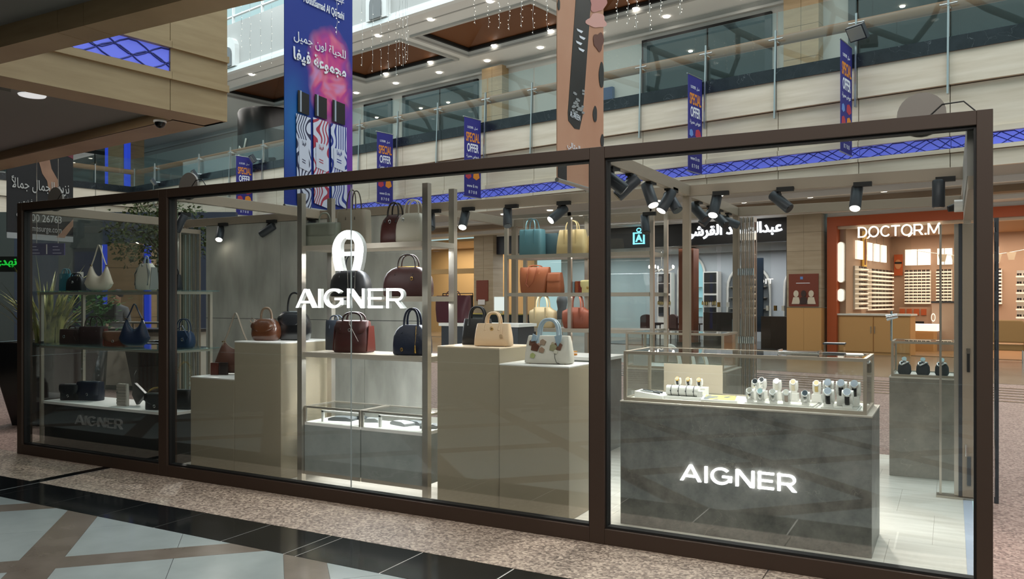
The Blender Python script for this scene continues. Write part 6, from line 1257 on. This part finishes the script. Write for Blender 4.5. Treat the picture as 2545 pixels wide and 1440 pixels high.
for k, s in enumerate((-15.28, -13.35)):
    q = bthing('shelf_tower', ('dark-backed shelf of bottles at the left of the perfume shop', 'narrow shelf of bottles beside the wooden pillar')[k], 'shelf', group='perfume shelves'); box('back', M_SWHITE, q, s - .3, s + .3, 28.2, 28.5, 0, 2.6)
    for z in (.9, 1.35, 1.8, 2.2): box('recess', M_BLACK, q, s - .24, s + .24, 28.17, 28.2, z, z + .36)
for k in range(14):
    s = -15.5 + (k % 7)*.085 + (.22 if k >= 7 else 0) + (1.65 if k >= 7 else 0); q = bthing('perfume_bottle', ('small perfume bottle on the shelf at the far left of the perfume shop' if k < 7 else 'small perfume bottle on the narrow shelf beside the wooden pillar'), 'bottle', s, 28.12, 1.35 + .0, 'perfume bottles'); box('glass', mat('amber_glass', '9c8a5c', .15), q, -.025, .025, -.02, .02, 0, .11); box('cap', M_GOLD, q, -.012, .012, -.012, .012, .11, .15)
q = bthing('wooden_pillar', 'reddish wooden pillar inside the perfume shop', 'pillar'); box('shaft', mat('red_wood', '7a3f22', .5, col2='693419', nscale=3, stretch=(1, 1, .3)), q, -13.0, -12.45, 25.0, 25.4, .1, 3.3); box('base', M_BLACK, q, -13.05, -12.4, 24.95, 25.45, 0, .1)
q = bthing('navy_panel', 'tall blue poster panel with a golden bottle inside the perfume shop', 'poster'); box('panel', M_NAV, q, -10.9, -10.2, 25.4, 25.46, .5, 2.9); box('bottle_print', M_GOLD, q, -10.72, -10.45, 25.37, 25.4, 1.0, 1.75); MB().lathe([(.001, 0), (.1, .04), (.1, .12), (.001, .2)], 12, (-10.58, 25.37, 1.75)).build('stopper_print', M_GOLD, q)
q = bthing('chandelier', 'white branching chandelier in the perfume shop', 'chandelier', -14.2, 26.0, 2.55); MB().cyl((0, 0, .2), (0, 0, .8), .015, n=6).build('stem', M_STEEL, q)
for k in range(8): a = k*.785; ar = MB().tube([(0, 0, .1), (.25*math.cos(a), .25*math.sin(a), 0), (.45*math.cos(a), .45*math.sin(a), .12)], .014, 5).build('arm', M_STEEL, q); MB().lathe([(.02, .12), (.03, .2), (.001, .24)], 8, (.45*math.cos(a), .45*math.sin(a), 0)).build('candle', M_DOWN, ar)
def chair(label, s, d, rz, c='4a2a26'):
    t = thing('chair', label, 'chair', bw(s, d, .02), TH + R(rz), 'chairs in the perfume shop'); m = mat('chair_'+c, c, .6)
    box('seat', m, t, -.27, .27, -.25, .25, .42, .52, .02); MB().prism([(-.27, .5), (.27, .5), (.27, .9)] + [(.27*math.cos(R(a)), .9 + .12*math.sin(R(a))) for a in range(20, 180, 20)] + [(-.27, .9)], .2, .28, 'y').build('backrest', m, t, .02)
    for sx in (-.23, .23): box('armrest', mat('dark_wood', '2b1a14', .4), t, sx - .03, sx + .03, -.22, .22, .64, .68)
    for sx in (-.23, .23):
        for sy in (-.2, .2): MB().cyl((sx, sy, 0), (sx, sy, .64), .02, n=6).build('leg', MATS['dark_wood'], t)
chair('dark red round-backed chair left of the wooden pillar', -14.0, 24.9, 170); chair('dark red chair behind the table beside the wooden pillar', -13.4, 25.8, 150)
q = bthing('side_table', 'dark console table behind the dark red chairs', 'table', -13.9, 26.8, .02); box('top', MATS['dark_wood'], q, -1.2, .8, -.25, .25, .62, .67)
for sx in (-1.1, .7):
    for sy in (-.2, .2): MB().cyl((sx, sy, 0), (sx, sy, .62), .025, n=6).build('leg', MATS['dark_wood'], q)
for k, (s, d, w, h, c, lab) in enumerate(((-11.6, 25.6, 1.3, 1.1, '2e2622', 'dark wooden display cabinet behind the middle post'), (-9.5, 25.0, 1.0, 1.0, '3a2c22', 'dark wooden cabinet with bottles at the right of the perfume shop'), (-10.6, 24.8, .55, .9, '6f7e88', 'grey-blue glass stand with a small white case'))):
    q = bthing('shop_cabinet', lab, 'cabinet', s, d, .02); box('body', mat('cab_'+c, c, .4), q, -w/2, w/2, -.25, .25, 0, h); box('top', M_VGLASS, q, -w/2, w/2, -.25, .25, h, h + .18); 
    for j in range(4): box('bottle', M_GOLD if j % 2 else M_SWHITE, q, -w/2 + .1 + j*w/4, -w/2 + .18 + j*w/4, -.1, -.02, h + .18, h + .34)
text('lit_word', 'EDIT', M_LITP, pw, -11.75, -11.0, 2.12, 2.3, 28.35, .02)
# --- shop further left with a dark sign and the beige clothes shop
nw = struct('wall_shop_left', 'shopfront with a dark sign band behind the rear shelf', B0, TH)
box('sign_band', mat('navy_sign', '1e2030', .4), nw, -20.2, -15.9, 23.9, 24.1, 3.30, 3.98); box('fascia_above', M_CEILW, nw, -20.2, -15.9, 23.9, 24.2, 3.98, 4.16); sbox('wall_rear', mat('pale_blue_wall', 'a9bcc0', .6), -20.5, -16, 28.6, 28.8, 0, 3.6); sbox('ceiling_shop', M_CEIL, -20.5, -16, 24.1, 28.7, 3.34, 3.4)
sgn = bthing('shop_sign', 'white letters on the dark band behind the blue tote', 'sign'); text('letters', 'TOrM   ms', MATS['cool_sign_white'], sgn, pB(1345, 605, 23.85)[0], pB(1478, 597, 23.85)[0], 3.42, 3.80, 23.89, .03, off=.02)
area('shop_left_light', bw(-18.2, 26.2, 3.3), 4, 3, 110, (.95, .97, 1), (0, 0, TH))
for k, s in enumerate((-18.6, -17.2)):
    q = bthing('dress_form', ('white dress form with dark scarf behind the rear shelf', 'pale dress form beside a red bag behind the rear shelf')[k], 'dress form', s, 26.0, .02); MB().lathe([(.22, .75), (.24, .95), (.17, 1.15), (.22, 1.45), (.19, 1.62), (.06, 1.68), (.05, 1.76)], 16).build('torso', M_SWHITE if k else MATS['niche_dark'], q); MB().cyl((0, 0, 0), (0, 0, .75), .03, n=8).build('pole', M_STEEL, q); MB().cyl((0, 0, 0), (0, 0, .02), .2, n=16).build('base', M_STEEL, q)
q = bthing('counter_desk', 'dark service desk with a white screen behind the rear shelf', 'desk', -19.5, 23.0, 0); box('body', M_DARKS, q, -1.6, 1.6, -.4, .4, 0, 1.0); box('top', M_GOLD, q, -1.65, 1.65, -.45, .45, 1.0, 1.04); box('inset', MATS['niche_dark'], q, -1.3, -.1, -.41, -.4, .2, .9)
q = bthing('monitor', 'bright white screen on the dark service desk', 'monitor', -19.2, 22.95, 1.04); box('screen', mat('lit_screen', 'd9e2e2', .4, emit='dfeaea', es=.7), q, -.3, .3, -.02, .0, .1, .6); box('case', M_WHITE, q, -.32, .32, .0, .03, .08, .62); box('stand', M_STEEL, q, -.05, .05, -.02, .05, 0, .1)
M_BEI = mat('beige_shop_wall', 'c9a878', .6)
sbox('wall_rear', M_BEI, -27.5, -21.2, 27.6, 27.8, 0, 4.1); sbox('ceiling_shop', M_BEI, -27.5, -21.2, 24.1, 27.7, 3.9, 4.0); sbox('trim_lintel', M_BEI, -27.5, -21.2, 24.0, 24.2, 2.6, 2.8); sbox('floor_shop', M_SHINY, -27.5, -21.2, 24.0, 27.7, .004, .02)
area('shop_beige_light', bw(-24.2, 25.8, 3.85), 4, 2.4, 190, (1, .84, .62), (0, 0, TH))
pr2 = struct('wall_pier_2', 'stone-clad pier left of the rear shelf', B0, TH)
for r in range(6):
    for c in range(2): box('stone_block', MATS['grey_beige_stone'], pr2, -21.2 + .5*c, -20.71 + .5*c, 23.7, 24.3, .0 + .69*r, .685 + .69*r)
q = bthing('poster', 'small red notice with white phone picture on the stone pier', 'poster'); box('sheet', MATS['maroon_poster'], q, -21.05, -20.45, 23.67, 23.7, 1.5, 2.3); box('print', M_PRW, q, -20.95, -20.6, 23.66, 23.67, 1.35, 1.55)
q = bthing('clothes_rack', 'rail of dark dresses in the beige shop', 'rack', -24.4, 26.2, .02); MB().cyl((-.9, 0, 1.8), (.9, 0, 1.8), .02, n=8).cyl((-.9, 0, 0), (-.9, 0, 1.8), .02, n=8).cyl((.9, 0, 0), (.9, 0, 1.8), .02, n=8).build('rail', M_BLACK, q)
for k in range(9): x = -.8 + .2*k; MB().prism([(x - .12, .7), (x + .12, .7), (x + .06, 1.5), (x + .09, 1.72), (x - .09, 1.72), (x - .06, 1.5)], -.06, .06, 'y').build('dress', mat('dress_%d' % (k % 4), ('2a2024', '5a2f3c', '1c1c22', '7a5a4c')[k % 4], .8), q)
q = bthing('display_table', 'low table with folded goods in the beige shop', 'table', -23.0, 24.9, .02); box('top', M_BEI, q, -.9, .9, -.35, .35, .8, .85); box('body', M_TANC, q, -.8, .8, -.3, .3, 0, .8)
for k in range(5): box('folded_stack', mat('fold_%d' % k, ('c9b89a', 'd9d2c4', '8a6a4a', 'e2dccf', 'b08a5a')[k], .8), q, -.8 + .32*k, -.55 + .32*k, -.2, .2, .85, .93 + .05*(k % 3))
box('rear_wall', M_PALE, struct('wall_shop_far', 'pale wall of the far left shops', B0, TH), -60, -27.5, 27.6, 27.8, 0, 4.15)
# ================================================================== upper floor shops behind the balustrade
us = struct('wall_upper', 'grey upper storefront wall with black-framed shop windows', B0, TH)
M_UW = mat('upper_wall_grey', 'b5b3ae', .7); wins = [(-32.5, -28.9), (-28.0, -26.2), (-25.5, -21.2), (-13.8, -9.34), (-7.1, -1.5), (0, 6)]
prev = -52
for a, b in wins + [(12, 12)]:
    box('wall_panel', M_UW, us, prev, a, 24.0, 24.3, 6.7, 10.7); prev = b
    if a < 12: box('wall_head', M_UW, us, a, b, 24.0, 24.3, 10.28, 10.7)
box('cornice', M_CEIL, us, -52, 12, 23.85, 24.0, 10.42, 10.5); box('rear', mat('upper_interior', '3c3733', .8), us, -52, 12, 30, 30.2, 6.7, 10.5); box('interior_ceiling', mat('upper_int_ceiling', '8a8783', .8), us, -52, 12, 24.3, 30, 10.3, 10.4)
M_BF = mat('black_window_frame', '0c0c0d', .3); M_UG = glassmat('shop_window_glass', (.85, .84, .82), 1.15)
for k, (a, b) in enumerate(wins):
    w_ = struct('window_%d' % (k + 1), None, B0, TH); MB().box(a, a + .2, 23.9, 24.1, 6.7, 10.28).box(b - .2, b, 23.9, 24.1, 6.7, 10.28).box(a, b, 23.9, 24.1, 10.06, 10.28).build('frame', M_BF, w_); n = max(1, int((b-a)/1.9))
    for j in range(n): box('pane', M_UG, w_, a + .14 + (b-a-.28)*j/n + .01, a + .14 + (b-a-.28)*(j+1)/n - .01, 24.0, 24.03, 6.7, 10.1)
    for j in range(3): MB().lathe([(.001, -.03), (.07, -.03), (.08, 0), (.001, .001)], 10, (a + (b-a)*(j + .5)/3, 26.0 + (j % 2)*1.2, 10.29)).build('downlight', M_DOWN, w_)
for k, s in enumerate((-20.7, -8.85)):
    pc_ = struct('wall_upper_pier_%d' % (k + 1), None, B0, TH)
    for r in range(4):
        for c in range(2): box('stone_block', M_WOODP, pc_, s + .78*c*.66, s + .78*.66*(c+1) - .01, 23.6, 24.1, 6.7 + .95*r, 7.64 + .95*r)
q = bthing('blue_panel', 'dark blue shop panel behind the balustrade near the peach banner', 'panel'); box('panel', mat('deep_blue_panel', '12235e', .4), q, -15.6, -14.9, 23.8, 23.95, 6.7, 8.9); box('light', M_DOWN, q, -15.28, -15.2, 23.78, 23.8, 7.5, 7.58)
q = bthing('dark_kiosk', 'round black kiosk on the upper floor left of the blue banner', 'kiosk', -31.6, 21.5, 6.7); MB().lathe([(1.4, 0), (1.4, 3.2), (1.35, 3.3)], 32).build('drum', mat('black_drum', '08080a', .3), q); MB().tube([(-.3, -1.42, 1.0), (-.15, -1.45, 1.6), (.1, -1.43, 1.3), (.3, -1.42, 1.9)], .04, 6).build('figure_print', M_SWHITE, q)
q = bthing('poster', 'red round-logo poster on the upper floor pier', 'poster'); box('sheet', mat('red_brown_poster', '7a4032', .5), q, -8.75, -7.75, 23.5, 23.58, 7.2, 8.0); MB().prism([(-8.4 + .15*math.cos(R(v)), 7.65 + .15*math.sin(R(v))) for v in range(0, 360, 24)], 23.47, 23.5, 'y').build('logo', M_PRB, q)
# floodlights clamped on the balustrade
for k, (s, z, lab) in enumerate(((-5.05, 7.12, 'tilted floodlight beside the rightmost small banner'), (-31.2, 6.75, 'tilted floodlight on the balustrade left of the small banner'), (-34.6, 6.72, 'tilted floodlight at the balustrade corner far left'), (-27.0, 6.9, 'floodlight behind the leftmost small banner'))):
    q = thing('floodlight', lab, 'floodlight', bw(s, 17.62, z), TH + R(-20)); MB().box(-.2, .2, -.05, .05, -.16, .16, Matrix.Rotation(R(35), 4, 'X')).build('body', M_DKGREY, q); MB().box(-.17, .17, -.07, -.05, -.13, .13, Matrix.Rotation(R(35), 4, 'X')).build('glass', mat('flood_glass', '8f8f8a', .4), q); box('bracket', M_ALU, q, -.02, .02, 0, .28, -.02, .02)
